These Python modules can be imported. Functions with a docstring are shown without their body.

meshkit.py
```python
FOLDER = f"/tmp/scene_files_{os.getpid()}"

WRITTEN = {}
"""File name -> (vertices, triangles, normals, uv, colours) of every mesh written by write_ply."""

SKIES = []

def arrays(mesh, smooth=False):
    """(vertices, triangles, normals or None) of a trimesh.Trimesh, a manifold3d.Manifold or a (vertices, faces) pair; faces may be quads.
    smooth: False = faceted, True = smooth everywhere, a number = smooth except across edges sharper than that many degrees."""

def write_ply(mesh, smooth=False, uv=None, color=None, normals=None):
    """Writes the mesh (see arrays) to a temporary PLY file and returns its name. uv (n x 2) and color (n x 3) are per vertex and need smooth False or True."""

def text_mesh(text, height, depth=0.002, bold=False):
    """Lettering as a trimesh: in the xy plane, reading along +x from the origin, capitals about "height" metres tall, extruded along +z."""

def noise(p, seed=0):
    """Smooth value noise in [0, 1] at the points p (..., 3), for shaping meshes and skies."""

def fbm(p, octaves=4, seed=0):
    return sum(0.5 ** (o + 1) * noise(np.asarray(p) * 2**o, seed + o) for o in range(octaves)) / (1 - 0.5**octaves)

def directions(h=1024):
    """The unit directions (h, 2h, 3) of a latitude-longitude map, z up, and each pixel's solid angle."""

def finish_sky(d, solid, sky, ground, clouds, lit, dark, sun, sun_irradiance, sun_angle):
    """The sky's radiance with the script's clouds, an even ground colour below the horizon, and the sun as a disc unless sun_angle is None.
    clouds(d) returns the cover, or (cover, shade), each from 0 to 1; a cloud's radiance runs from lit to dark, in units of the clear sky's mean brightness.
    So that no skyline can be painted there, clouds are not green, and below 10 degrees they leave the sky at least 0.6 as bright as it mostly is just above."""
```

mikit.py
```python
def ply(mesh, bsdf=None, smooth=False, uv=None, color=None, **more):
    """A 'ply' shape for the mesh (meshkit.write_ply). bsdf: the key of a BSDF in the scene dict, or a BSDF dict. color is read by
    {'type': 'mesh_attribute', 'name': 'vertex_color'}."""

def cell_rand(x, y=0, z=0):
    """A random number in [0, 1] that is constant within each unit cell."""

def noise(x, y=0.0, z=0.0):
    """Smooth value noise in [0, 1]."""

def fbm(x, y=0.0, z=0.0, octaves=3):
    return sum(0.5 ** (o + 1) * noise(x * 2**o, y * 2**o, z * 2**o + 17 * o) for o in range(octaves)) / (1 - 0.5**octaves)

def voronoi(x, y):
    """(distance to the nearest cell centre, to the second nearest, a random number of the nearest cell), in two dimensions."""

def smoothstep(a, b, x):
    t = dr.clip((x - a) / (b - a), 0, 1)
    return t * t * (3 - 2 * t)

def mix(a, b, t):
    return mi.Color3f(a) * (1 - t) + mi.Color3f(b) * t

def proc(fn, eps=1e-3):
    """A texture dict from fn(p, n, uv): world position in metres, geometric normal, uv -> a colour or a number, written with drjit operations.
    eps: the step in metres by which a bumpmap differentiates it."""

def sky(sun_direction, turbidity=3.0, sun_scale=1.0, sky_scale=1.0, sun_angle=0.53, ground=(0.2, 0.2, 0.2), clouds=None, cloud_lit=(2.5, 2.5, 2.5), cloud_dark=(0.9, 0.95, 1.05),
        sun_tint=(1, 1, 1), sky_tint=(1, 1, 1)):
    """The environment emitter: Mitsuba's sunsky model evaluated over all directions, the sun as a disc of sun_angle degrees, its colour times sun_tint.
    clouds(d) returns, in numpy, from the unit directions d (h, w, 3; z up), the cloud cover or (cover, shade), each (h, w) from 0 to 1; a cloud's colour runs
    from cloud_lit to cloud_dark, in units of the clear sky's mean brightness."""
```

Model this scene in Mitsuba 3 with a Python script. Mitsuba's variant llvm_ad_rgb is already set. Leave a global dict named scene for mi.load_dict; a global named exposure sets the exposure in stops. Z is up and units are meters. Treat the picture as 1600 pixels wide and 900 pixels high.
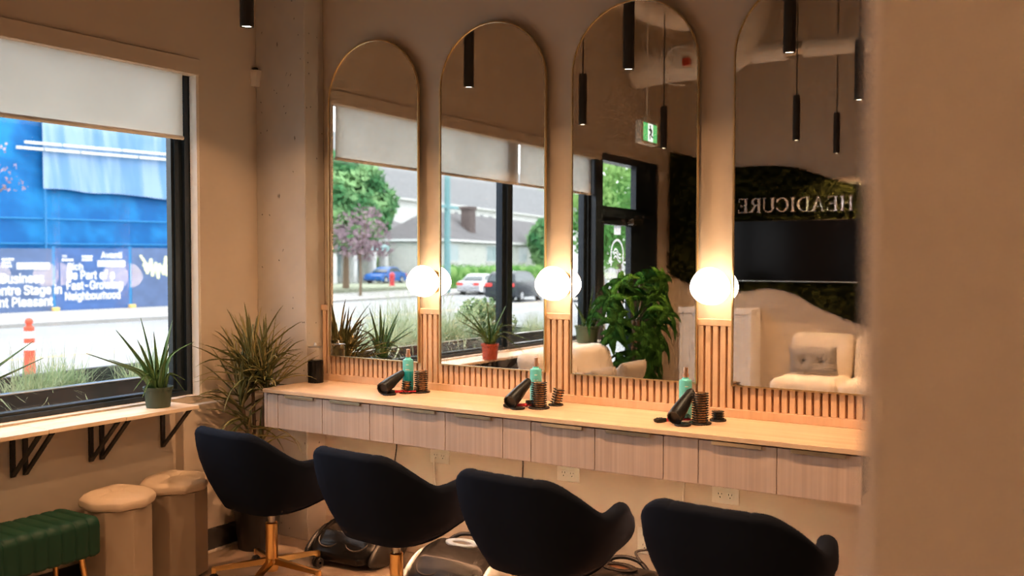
import math, random
import numpy as np
import trimesh
import mitsuba as mi
import drjit as dr
import mikit
import meshkit
import shapely
from shapely import affinity
from shapely.geometry import Polygon, Point, box as sbox
from trimesh.creation import extrude_polygon, icosphere, revolve

T = mi.ScalarTransform4f
PI = math.pi
rng = np.random.default_rng(7)
random.seed(7)


def lin(r, g, b):
    return [((c / 255) / 12.92 if c / 255 <= 0.04045 else ((c / 255 + 0.055) / 1.055) ** 2.4) for c in (r, g, b)]


# ------------------------------------------------------------------ camera, sky, exposure
exposure = 0.22
F = 1488.0
YAW, PITCH = math.radians(31.9), math.atan(50 / F)
CAM = [0.0, -3.8, 1.52]
FWD = [-math.sin(YAW) * math.cos(PITCH), math.cos(YAW) * math.cos(PITCH), -math.sin(PITCH)]
scene = {
    "camera": {
        "type": "thinlens", "fov": math.degrees(2 * math.atan(800 / F)), "fov_axis": "x",
        "aperture_radius": 0.0062, "focus_distance": 4.25, "near_clip": 0.05, "far_clip": 500.0,
        "to_world": T().look_at(CAM, [CAM[i] + FWD[i] for i in range(3)], [0, 0, 1]),
    },
    "sky": mikit.sky([-0.5, 0.3, 0.8], turbidity=4.0, sun_scale=0.0, sky_scale=29.5, ground=(0.3, 0.3, 0.3),
                     clouds=lambda d: (np.full(d.shape[:2], 1.0), 0.35 * meshkit.fbm(d * [3, 3, 6], 3, 5)),
                     cloud_lit=(1.0, 1.02, 1.04), cloud_dark=(0.85, 0.9, 0.95)),
}
LAMP_RGB = (1.0, 0.53, 0.255)
GLOBE = 9.5
SPOT = 7.4
STRIP = 85.0
labels = {}

# ------------------------------------------------------------------ helpers
counts = {}


def fresh(name):
    n = counts.get(name, 0)
    counts[name] = n + 1
    return name if n == 0 else f"{name}_{n:03d}"


def thing(name, label, cat, group=None, kind=None):
    k = fresh(name)
    labels[k] = {"label": label, "category": cat}
    if group:
        labels[k]["group"] = group
    if kind:
        labels[k]["kind"] = kind
    return k


def shape(mesh, bsdf, smooth=False, **kw):
    return mikit.ply(mesh, bsdf, smooth, **kw)


def part(parent, name, mesh, bsdf=None, smooth=False, label=None, kind=None, tw=None, **kw):
    k = fresh(parent + "__" + name)
    d = dict(mesh) if isinstance(mesh, dict) else shape(mesh, bsdf, smooth, **kw)
    if tw is not None:
        d["to_world"] = tw
    scene[k] = d
    if label or kind:
        labels[k] = {}
        if label:
            labels[k]["label"] = label
        if kind:
            labels[k]["kind"] = kind
    return k


def single(name, mesh, bsdf, label, cat, smooth=False, group=None, kind=None, **kw):
    k = thing(name, label, cat, group, kind)
    scene[k] = shape(mesh, bsdf, smooth, **kw)
    return k


def struct(name, mesh, bsdf, smooth=False, label=None):
    k = fresh(name)
    labels[k] = {"kind": "structure"}
    labels[k]["label"] = label or name.replace("_", " ")
    if mesh is not None:
        scene[k] = shape(mesh, bsdf, smooth)
    return k


cat = trimesh.util.concatenate


def bx(x0, x1, y0, y1, z0, z1):
    m = trimesh.creation.box((abs(x1 - x0), abs(y1 - y0), abs(z1 - z0)))
    m.apply_translation(((x0 + x1) / 2, (y0 + y1) / 2, (z0 + z1) / 2))
    return m


def cb(x0, x1, y0, y1, z0, z1, c=0.003):
    """box with chamfered edges"""
    h = np.array([abs(x1 - x0), abs(y1 - y0), abs(z1 - z0)]) / 2
    c = min(c, h.min() * 0.9)
    pts = []
    for sx in (-1, 1):
        for sy in (-1, 1):
            for sz in (-1, 1):
                s = np.array([sx, sy, sz])
                for a in range(3):
                    o = h - c
                    o[a] = h[a]
                    pts.append(s * o)
    m = trimesh.convex.convex_hull(np.array(pts))
    m.apply_translation(((x0 + x1) / 2, (y0 + y1) / 2, (z0 + z1) / 2))
    return m


def rbox(x0, x1, y0, y1, z0, z1, r, sub=3):
    """box with round edges (all directions)"""
    h = np.array([abs(x1 - x0), abs(y1 - y0), abs(z1 - z0)]) / 2
    r = np.minimum(np.broadcast_to(np.asarray(r, float), 3), h * 0.98)
    s = icosphere(subdivisions=sub)
    v = s.vertices
    m = trimesh.Trimesh(np.sign(np.where(np.abs(v) < 1e-6, 0, v)) * (h - r) + v * r, s.faces, process=False)
    m.apply_translation(((x0 + x1) / 2, (y0 + y1) / 2, (z0 + z1) / 2))
    return m


def lathe(profile, n=32):
    return revolve(np.array(profile, float), sections=n)


def at(mesh, x=0, y=0, z=0, rz=0, rx=0, ry=0):
    m = mesh.copy()
    for ang, ax in ((rx, [1, 0, 0]), (ry, [0, 1, 0]), (rz, [0, 0, 1])):
        if ang:
            m.apply_transform(trimesh.transformations.rotation_matrix(ang, ax))
    m.apply_translation((x, y, z))
    return m


def tube(pts, r, sides=8, caps=True):
    p = np.asarray(pts, float)
    n = len(p)
    r = np.broadcast_to(np.asarray(r, float), (n,))
    t = np.gradient(p, axis=0)
    t /= np.linalg.norm(t, axis=1, keepdims=True) + 1e-12
    a = np.cross(t[0], [0, 0, 1.0] if abs(t[0][2]) < 0.9 else [1.0, 0, 0])
    A = []
    for i in range(n):
        a = a - t[i] * (a @ t[i])
        a = a / (np.linalg.norm(a) + 1e-12)
        A.append(a)
    A = np.array(A)
    B = np.cross(t, A)
    ang = np.arange(sides) * 2 * PI / sides
    v = p[:, None] + r[:, None, None] * (np.cos(ang)[None, :, None] * A[:, None] + np.sin(ang)[None, :, None] * B[:, None])
    v = v.reshape(-1, 3)
    f = []
    for i in range(n - 1):
        for j in range(sides):
            k = (j + 1) % sides
            q = (i * sides + j, i * sides + k, (i + 1) * sides + k, (i + 1) * sides + j)
            f += [(q[0], q[1], q[2]), (q[0], q[2], q[3])]
    if caps:
        v = np.vstack([v, p[:1], p[-1:]])
        c0, c1 = len(v) - 2, len(v) - 1
        for j in range(sides):
            k = (j + 1) % sides
            f += [(c0, k, j), (c1, (n - 1) * sides + j, (n - 1) * sides + k)]
    return trimesh.Trimesh(v, f, process=False)


def curve(ctrl, n=16):
    """smooth curve through control points (Catmull-Rom)"""
    c = np.asarray(ctrl, float)
    c = np.vstack([2 * c[0] - c[1], c, 2 * c[-1] - c[-2]])
    out = []
    seg = len(c) - 3
    for i in range(seg):
        for u in np.linspace(0, 1, max(2, n // seg), endpoint=(i == seg - 1)):
            p0, p1, p2, p3 = c[i:i + 4]
            out.append(0.5 * ((2 * p1) + (-p0 + p2) * u + (2 * p0 - 5 * p1 + 4 * p2 - p3) * u * u + (-p0 + 3 * p1 - 3 * p2 + p3) * u ** 3))
    return np.array(out)


def bar(p, q, w, h=None):
    """square bar from p to q"""
    h = h or w
    p, q = np.array(p, float), np.array(q, float)
    d = q - p
    L = np.linalg.norm(d)
    d = d / L
    s = np.cross(d, [0, 0, 1.0] if abs(d[2]) < 0.95 else [0, 1.0, 0])
    s /= np.linalg.norm(s)
    u = np.cross(s, d)
    m = trimesh.creation.box((w, h, L))
    M = np.eye(4)
    M[:3, 0], M[:3, 1], M[:3, 2], M[:3, 3] = s, u, d, (p + q) / 2
    if np.linalg.det(M[:3, :3]) < 0:
        M[:3, 0] *= -1
    m.apply_transform(M)
    return m


def extr(poly, d):
    g = [poly] if poly.geom_type == "Polygon" else list(poly.geoms)
    return cat([extrude_polygon(x, d, engine="earcut") for x in g if x.area > 1e-9])


XZ = np.array([[1, 0, 0, 0], [0, 0, -1, 0], [0, 1, 0, 0], [0, 0, 0, 1.0]])   # (x,y,z) -> (x,-z,y): extrusion goes to -y


def in_xz(m, y=0.0):
    m = m.copy()
    m.apply_transform(XZ)
    m.apply_translation((0, y, 0))
    return m


def blade(ctrl, w, fold=0.25, n=9, shape_pow=0.8, thick=0.0012, nrm=(0, 0, 1.0)):
    """leaf blade along a curve, V-folded, pointed tip, with a little thickness"""
    c = curve(ctrl, n)
    n = len(c)
    t = np.gradient(c, axis=0)
    t /= np.linalg.norm(t, axis=1, keepdims=True) + 1e-12
    s = np.cross(t, nrm)
    bad = np.linalg.norm(s, axis=1) < 0.05
    s[bad] = np.cross(t[bad], [1.0, 0.2, 0])
    s /= np.linalg.norm(s, axis=1, keepdims=True) + 1e-12
    nn = np.cross(s, t)
    u = np.linspace(0, 1, n)
    W = w * np.maximum(0.02, np.minimum(1, 0.55 + 2.5 * u) * (1 - u ** 2.2) ** shape_pow)
    L, R, M0 = c + s * W[:, None] + nn * (W * fold)[:, None], c - s * W[:, None] + nn * (W * fold)[:, None], c
    Bt = c - nn * np.maximum(thick, W * 0.35)[:, None]
    v = np.stack([L, M0, R, Bt], 1).reshape(-1, 3)
    f = []
    for i in range(n - 1):
        for j in range(4):
            a, b = i * 4 + j, i * 4 + (j + 1) % 4
            f += [(a, b, b + 4), (a, b + 4, a + 4)]
    f += [(0, 2, 1), (0, 3, 2)]
    e = (n - 1) * 4
    f += [(e, e + 1, e + 2), (e, e + 2, e + 3)]
    return trimesh.Trimesh(v, f, process=False)


def ribbons(base, az, el, length, droop, width, seg=5):
    """many thin grass blades in one mesh"""
    n = len(base)
    u = np.linspace(0, 1, seg + 1)
    hd = np.stack([np.cos(az), np.sin(az), 0 * az], 1)
    pts = base[:, None] + hd[:, None] * (np.cos(el) * length)[:, None, None] * u[None, :, None]
    pts[..., 2] += (np.sin(el) * length)[:, None] * u - (droop * length)[:, None] * u ** 2.2
    sd = np.stack([-np.sin(az), np.cos(az), 0 * az], 1)
    w = width[:, None] * (1 - 0.9 * u ** 1.5)
    Lp, Rp = pts + sd[:, None] * w[..., None], pts - sd[:, None] * w[..., None]
    v = np.stack([Lp, Rp], 2).reshape(-1, 3)
    k = (np.arange(n) * (seg + 1) * 2)[:, None] + np.arange(seg)[None] * 2
    f = np.concatenate([np.stack([k, k + 1, k + 3], -1).reshape(-1, 3), np.stack([k, k + 3, k + 2], -1).reshape(-1, 3)])
    return trimesh.Trimesh(v, f, process=False)


def leaf_cloud(blobs, n, size, seed):
    """small folded leaves spread over ellipsoids (cx,cy,cz,rx,ry,rz)"""
    g = np.random.default_rng(seed)
    b = np.array(blobs, float)
    wts = (b[:, 3] * b[:, 4] * b[:, 5]) ** (2 / 3)
    pick = g.choice(len(b), n, p=wts / wts.sum())
    d = g.normal(size=(n, 3))
    d /= np.linalg.norm(d, axis=1, keepdims=True)
    r = 0.55 + 0.5 * g.random(n) ** 0.6
    c = b[pick, :3] + d * b[pick, 3:] * r[:, None]
    a = g.normal(size=(n, 3))
    a /= np.linalg.norm(a, axis=1, keepdims=True)
    s = np.cross(a, d)
    s /= np.linalg.norm(s, axis=1, keepdims=True) + 1e-9
    sz = size * (0.6 + 0.8 * g.random(n))[:, None]
    v = np.stack([c - a * sz, c + s * sz * 0.5, c + a * sz, c - s * sz * 0.5], 1).reshape(-1, 3)
    k = (np.arange(n) * 4)[:, None]
    f = np.concatenate([k + [0, 1, 2], k + [0, 2, 3]])
    return trimesh.Trimesh(v, f, process=False)


# ------------------------------------------------------------------ materials
def mat(key, d, two=True):
    scene[key] = {"type": "twosided", "b": d} if two else d
    return key


def diff(key, rgb):
    return mat(key, {"type": "diffuse", "reflectance": {"type": "rgb", "value": list(rgb)} if not callable(rgb) else mikit.proc(rgb)})


def prin(key, rgb, rough=0.5, metallic=0.0, spec=0.5, two=True, **kw):
    c = mikit.proc(rgb) if callable(rgb) else {"type": "rgb", "value": list(rgb)}
    return mat(key, {"type": "principled", "base_color": c, "roughness": rough, "metallic": metallic, "specular": spec, **kw}, two)


def plaster(rgb, amp=0.03):
    def fn(p, n, uv):
        v = mikit.fbm(p.x * 2.3, p.y * 2.3, p.z * 2.3, 3) - 0.5
        return mi.Color3f(rgb) * (1 + amp * 2 * v)
    return fn


PAINT = (0.56, 0.49, 0.41)
prin("paint", plaster(PAINT), 0.75, spec=0.3)
prin("paint_white", plaster((0.78, 0.75, 0.69)), 0.6, spec=0.3)
prin("ceiling_paint", (0.22, 0.20, 0.18), 0.8)


def concrete(p, n, uv):
    v = mikit.fbm(p.x * 5 + 3, p.y * 5, p.z * 3, 4)
    a, b, c = mikit.voronoi((p.x + p.y) * 17, p.z * 17 + mikit.noise(p.x * 9, p.z * 4) * 3)
    pore = mikit.smoothstep(0.05 + 0.06 * c, 0.03, a) * mikit.smoothstep(0.80, 0.84, c)
    return mi.Color3f(0.47, 0.445, 0.41) * (0.86 + 0.3 * v) * (1 - 0.75 * pore)


prin("concrete", concrete, 0.7)


def wood(rgb1, rgb2, along, sx=60.0, stretch=2.0):
    def fn(p, n, uv):
        q = [p.x, p.y, p.z]
        u = q[along] * stretch
        o = [q[i] for i in range(3) if i != along]
        w = mikit.fbm(o[0] * sx, o[1] * sx, u, 3)
        w2 = mikit.noise(o[0] * sx * 4, o[1] * sx * 4, u * 2)
        return mikit.mix(rgb1, rgb2, dr.clip(0.15 + 0.75 * w + 0.2 * (w2 - 0.5), 0, 1))
    return fn


prin("oak_top", wood((0.56, 0.40, 0.27), (0.70, 0.55, 0.40), 0, 30, 1.2), 0.42)
prin("oak_slat", wood((0.55, 0.36, 0.23), (0.70, 0.50, 0.34), 2, 50, 1.5), 0.5)
prin("slat_back", (0.42, 0.25, 0.15), 0.7)
prin("drawer_face", wood((0.38, 0.30, 0.26), (0.60, 0.50, 0.44), 2, 110, 1.0), 0.45)
prin("drawer_dark", (0.10, 0.08, 0.065), 0.6)
prin("shelf_wood", wood((0.55, 0.40, 0.27), (0.86, 0.74, 0.60), 1, 16, 3.0), 0.38)
prin("brass", (0.78, 0.56, 0.26), 0.24, 1.0)
prin("gold_leg", (0.85, 0.53, 0.20), 0.16, 1.0)
prin("frame_gold", (0.70, 0.52, 0.27), 0.32, 1.0)
prin("pull_metal", (0.78, 0.70, 0.52), 0.32, 1.0)
prin("steel", (0.55, 0.53, 0.5), 0.25, 1.0)
prin("black_metal", (0.012, 0.012, 0.013), 0.45)
prin("black_matte", (0.014, 0.013, 0.012), 0.6)
prin("black_frame", (0.010, 0.017, 0.024), 0.30)
prin("black_plastic", (0.009, 0.009, 0.009), 0.36, spec=0.35)
prin("black_gloss", (0.004, 0.004, 0.004), 0.20, spec=0.25)
prin("navy_velvet", plaster((0.0030, 0.0050, 0.0100), 0.25), 0.85, spec=0.08, sheen=0.22, sheen_tint=1.0)
prin("green_velvet", plaster((0.004, 0.034, 0.020), 0.2), 0.55, spec=0.25, sheen=0.6, sheen_tint=0.8)
prin("taupe_velvet", plaster((0.54, 0.45, 0.35), 0.08), 0.8, spec=0.2, sheen=0.3)
prin("taupe_dark", plaster((0.29, 0.235, 0.18), 0.1), 0.8, spec=0.2, sheen=0.2)
prin("boucle", plaster((0.76, 0.70, 0.61), 0.08), 0.9, spec=0.15, sheen=0.3)


def houndstooth(p, n, uv):
    c = dr.select((mikit.cell_rand(dr.floor((p.x + p.y) * 90), 0, dr.floor(p.z * 90)) > 0.5), 1.0, 0.0)
    k = dr.abs(dr.floor((p.x + p.y) * 70) + dr.floor(p.z * 70))
    k = k - 2 * dr.floor(k / 2)
    return mikit.mix((0.16, 0.16, 0.17), (0.62, 0.58, 0.52), 0.75 * k + 0.15 * c)


prin("pillow_check", houndstooth, 0.9, spec=0.1)


def corduroy(p, n, uv):
    s = 0.5 + 0.5 * dr.sin((p.x + p.y) * 420)
    return mikit.mix((0.20, 0.18, 0.16), (0.40, 0.36, 0.31), s)


prin("pillow_rib", corduroy, 0.9, spec=0.1)
prin("white_cabinet", (0.84, 0.85, 0.86), 0.35)
prin("white_plastic", (0.76, 0.70, 0.62), 0.35)
prin("teal_pack", (0.13, 0.60, 0.64), 0.28, spec=0.6)
prin("teal_dark", (0.01, 0.36, 0.44), 0.25, spec=0.6)
prin("white_print", (0.80, 0.86, 0.84), 0.5)
prin("rose_metal", (0.85, 0.58, 0.44), 0.3, 1.0)
prin("copper", (0.40, 0.23, 0.13), 0.35, 1.0)
prin("red_plastic", (0.55, 0.02, 0.04), 0.35)
prin("pot_green", (0.035, 0.060, 0.040), 0.5)
prin("pot_red", (0.42, 0.07, 0.035), 0.5)
prin("pot_olive", (0.10, 0.13, 0.07), 0.5)
prin("soil", (0.03, 0.02, 0.014), 0.95)
prin("bark", (0.16, 0.11, 0.07), 0.85)


def leafmat(key, rgb1, rgb2, sc=20.0, trans=0.5):
    def fn(p, n, uv):
        v = mikit.fbm(p.x * sc, p.y * sc, p.z * sc, 2)
        return mikit.mix(rgb1, rgb2, mikit.smoothstep(0.3, 0.7, v))
    scene[key] = {"type": "principledthin", "base_color": mikit.proc(fn), "roughness": 0.45, "diff_trans": trans, "spec_trans": 0.0}


prin("aloe", lambda p, n, uv: mikit.mix((0.035, 0.10, 0.035), (0.10, 0.20, 0.06), mikit.fbm(p.x * 30, p.y * 30, p.z * 30, 2)), 0.4)
prin("dracaena", lambda p, n, uv: mikit.mix((0.06, 0.07, 0.02), (0.18, 0.17, 0.055), mikit.fbm(p.x * 40, p.y * 40, p.z * 40, 2)), 0.45)
prin("dracaena_pale", lambda p, n, uv: mikit.mix((0.26, 0.22, 0.08), (0.46, 0.38, 0.18), mikit.fbm(p.x * 40, p.y * 40, p.z * 40, 2)), 0.45)
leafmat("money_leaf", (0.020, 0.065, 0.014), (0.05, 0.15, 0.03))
leafmat("money_leaf_lit", (0.06, 0.22, 0.03), (0.13, 0.34, 0.06))  # light on the upper leaves put into a paler green
leafmat("grass_leaf", (0.30, 0.42, 0.24), (0.62, 0.70, 0.50), 3.0)
leafmat("shrub_leaf", (0.20, 0.34, 0.18), (0.46, 0.58, 0.34), 6.0)
leafmat("tree_leaf", (0.07, 0.22, 0.09), (0.28, 0.48, 0.22), 0.7)
leafmat("tree_leaf_light", (0.10, 0.26, 0.07), (0.30, 0.48, 0.16), 0.9)
leafmat("purple_leaf", (0.16, 0.11, 0.14), (0.32, 0.24, 0.27), 0.8)
leafmat("blossom", (0.38, 0.26, 0.30), (0.55, 0.42, 0.44), 2.0)
leafmat("hedge_leaf", (0.10, 0.26, 0.06), (0.28, 0.46, 0.16), 1.2)
leafmat("shade_fabric", (0.80, 0.79, 0.74), (0.84, 0.83, 0.78), 4.0, 1.25)
leafmat("vinyl", (0.84, 0.84, 0.86), (0.88, 0.88, 0.90), 4.0, 1.3)


def moss(p, n, uv):
    v = mikit.fbm(p.x * 24, p.y * 24, p.z * 24, 3)
    return mikit.mix((0.004, 0.006, 0.002), (0.045, 0.055, 0.014), mikit.smoothstep(0.35, 0.8, v))


prin("moss", moss, 0.95, spec=0.1)
prin("letter_white", (0.80, 0.79, 0.76), 0.5)
prin("duct_wrap", plaster((0.80, 0.76, 0.70), 0.12), 0.6)
prin("sign_white", (0.8, 0.8, 0.76), 0.4)
prin("alarm_red", (0.55, 0.05, 0.02), 0.4)
mat("mirror_glass", {"type": "conductor", "specular_reflectance": {"type": "rgb", "value": [0.90, 0.905, 0.90]}}, False)
mat("pane_glass", {"type": "thindielectric", "int_ior": 1.36}, False)
mat("clear_glass", {"type": "thindielectric", "int_ior": 1.45}, False)
prin("tv_screen", (0.003, 0.003, 0.004), 0.15, spec=0.10)


def floor_tex(p, n, uv):
    v = mikit.fbm(p.x * 1.8, p.y * 1.8, 0, 4)
    w = mikit.fbm(p.x * 14, p.y * 14, 0, 3)
    return mikit.mix((0.22, 0.165, 0.12), (0.34, 0.265, 0.20), 0.7 * v + 0.3 * w)


prin("floor_concrete", floor_tex, 0.42)


def asphalt(p, n, uv):
    v = mikit.fbm(p.x * 0.35, p.y * 0.35, 0, 4)
    return mikit.mix((0.20, 0.205, 0.21), (0.25, 0.257, 0.262), v)


prin("asphalt", asphalt, 0.9, spec=0.2)
prin("pavement", plaster((0.28, 0.277, 0.268), 0.1), 0.9, spec=0.2)
prin("lawn", plaster((0.22, 0.24, 0.18), 0.2), 0.95, spec=0.1)


def tarp(p, n, uv):
    y = p.y
    v = mikit.fbm(y * 0.9, p.z * 0.35, 0, 4)
    w = mikit.fbm(y * 1.4 + p.z * 0.5, p.z * 1.6, 5, 3)
    fold = mikit.smoothstep(0.35, 0.75, 0.5 * v + 0.5 * w)  # light and dark of the folds painted into the blue
    return mikit.mix((0.002, 0.11, 0.34), (0.008, 0.205, 0.50), fold)


def sheet(p, n, uv):
    w = mikit.fbm(p.y * 2.4 + p.z * 0.3, p.z * 0.25, 2, 4)
    return mikit.mix((0.12, 0.26, 0.46), (0.25, 0.38, 0.56), mikit.smoothstep(0.3, 0.7, w))


prin("blue_tarp", tarp, 0.6, spec=0.3)
prin("pale_sheet", sheet, 0.5, spec=0.3)
prin("hoarding_blue", plaster((0.042, 0.105, 0.28), 0.25), 0.6)
prin("hoarding_grey", plaster((0.075, 0.125, 0.25), 0.25), 0.6)
prin("hoarding_post", (0.01, 0.17, 0.40), 0.6)
prin("graffiti", (0.72, 0.74, 0.42), 0.6)
prin("strip_white", (0.58, 0.59, 0.54), 0.6)
prin("orange_plastic", (0.62, 0.075, 0.035), 0.5)
prin("reflect_band", (0.55, 0.55, 0.55), 0.4)
prin("yellow_plastic", (0.75, 0.50, 0.15), 0.5)
prin("planter_black", (0.030, 0.032, 0.036), 0.4)
prin("stucco", plaster((0.47, 0.49, 0.46), 0.05), 0.9, spec=0.2)
prin("stucco_white", plaster((0.58, 0.59, 0.585), 0.04), 0.9, spec=0.2)
prin("roof_grey", plaster((0.165, 0.17, 0.175), 0.15), 0.9, spec=0.2)
prin("roof_brown", plaster((0.13, 0.127, 0.13), 0.15), 0.9, spec=0.2)
prin("brick_brown", (0.12, 0.095, 0.09), 0.9, spec=0.2)
prin("house_glass", (0.26, 0.34, 0.36), 0.2)
prin("dark_glass", (0.05, 0.07, 0.08), 0.12)
prin("awning_teal", (0.25, 0.42, 0.42), 0.7)
prin("pole_teal", (0.12, 0.27, 0.29), 0.6)
prin("car_silver", (0.50, 0.51, 0.54), 0.25, 0.3)
prin("car_black", (0.03, 0.035, 0.045), 0.2)
prin("car_blue", (0.015, 0.10, 0.36), 0.2)
prin("tyre", (0.025, 0.025, 0.027), 0.8)
prin("tail_red", (0.75, 0.06, 0.05), 0.3)
prin("hydrant_red", (0.55, 0.05, 0.06), 0.5)

# ------------------------------------------------------------------ the room shell
XW, YB, ZC = -3.95, -5.7, 4.1
XR = 3.0
WALL = 0.045                                     # face of the mirror wall; the mirrors hang at y = 0
struct("floor", bx(XW - 0.2, XR, YB - 0.15, 0.15, -0.12, 0.0), "floor_concrete", label="brown grey concrete floor")
struct("ceiling", bx(XW - 0.2, XR, YB - 0.15, 0.15, ZC, ZC + 0.15), "ceiling_paint", label="dark ceiling")
struct("wall_front", bx(XW - 0.2, XR, WALL, 0.15, 0.0, ZC), "paint", label="beige wall behind the mirrors")
struct("wall_back", bx(XW - 0.2, XR, YB - 0.15, YB, 0.0, ZC), "paint", label="beige wall with the moss panel")
struct("wall_right", bx(XR, XR + 0.15, YB - 0.15, 0.15, -0.12, ZC), "paint", label="unseen beige wall at the far right, closing the room for indirect light")  # out of view, closes the room for bounced light
W0, W1, WZ0, WZ1 = -3.98, -0.50, 0.79, 2.52      # window opening along y
D0, D1 = -5.44, -4.10                            # door opening
wl = [bx(XW - 0.2, XW, YB, WALL, WZ1, ZC), bx(XW - 0.2, XW, W0, W1, 0, WZ0), bx(XW - 0.2, XW, W1, WALL, 0, WZ1),
      bx(XW - 0.2, XW, YB, D0, 0, WZ1)]
struct("wall_left", cat(wl), "paint", label="beige window wall")
struct("wall_partition", cb(-0.104, 2.2, -3.30, -3.17, 0, ZC, 0.006), "paint", label="beige partition close to the camera at the right")
struct("wall_pillar", cb(XW, -3.587, -0.10, WALL, 0, ZC, 0.004), "concrete", label="concrete pillar in the corner")
struct("trim_1", cb(XW, -3.885, -0.655, -0.10, 0, 0.768, 0.004), "paint", label="low boxed ledge right of the shelf")
struct("trim_2", cb(-4.02, -3.938, -4.09, -0.487, 2.44, 2.522, 0.003), "paint", label="shade valance above the window")
struct("trim_3", bx(-4.16, XW + 0.004, W0, W1, 0.77, 0.805), "paint", label="beige window sill")
struct("baseboard_left", cat([cb(XW, XW + 0.012, -4.06, -0.655, 0.012, 0.12, 0.003), cb(-3.885, -3.873, -0.655, -0.10, 0.012, 0.12, 0.003)]), "black_matte", label="dark baseboard of the window wall")
struct("trim_4", cat([bx(XW, XW + 0.02, -4.06, -0.64, 0, 0.012), bx(-3.885, -3.865, -0.655, -0.10, 0, 0.012)]), "white_plastic", label="pale strip under the dark baseboard")
struct("baseboard_front", cb(-3.587, 0.3, WALL - 0.012, WALL, 0.0, 0.11, 0.003), "paint", label="beige baseboard under the counter")

struct("trim_5", cat([bx(-4.0, XW + 0.002, W1 - 0.004, W1 + 0.0005, WZ0, 2.44), bx(-4.0, XW + 0.002, W1 - 0.0001, W1 + 0.012, WZ0, 2.44)]), "paint_white", label="white window jamb")

# windows: black frames, thin panes
XG = -4.055


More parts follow.
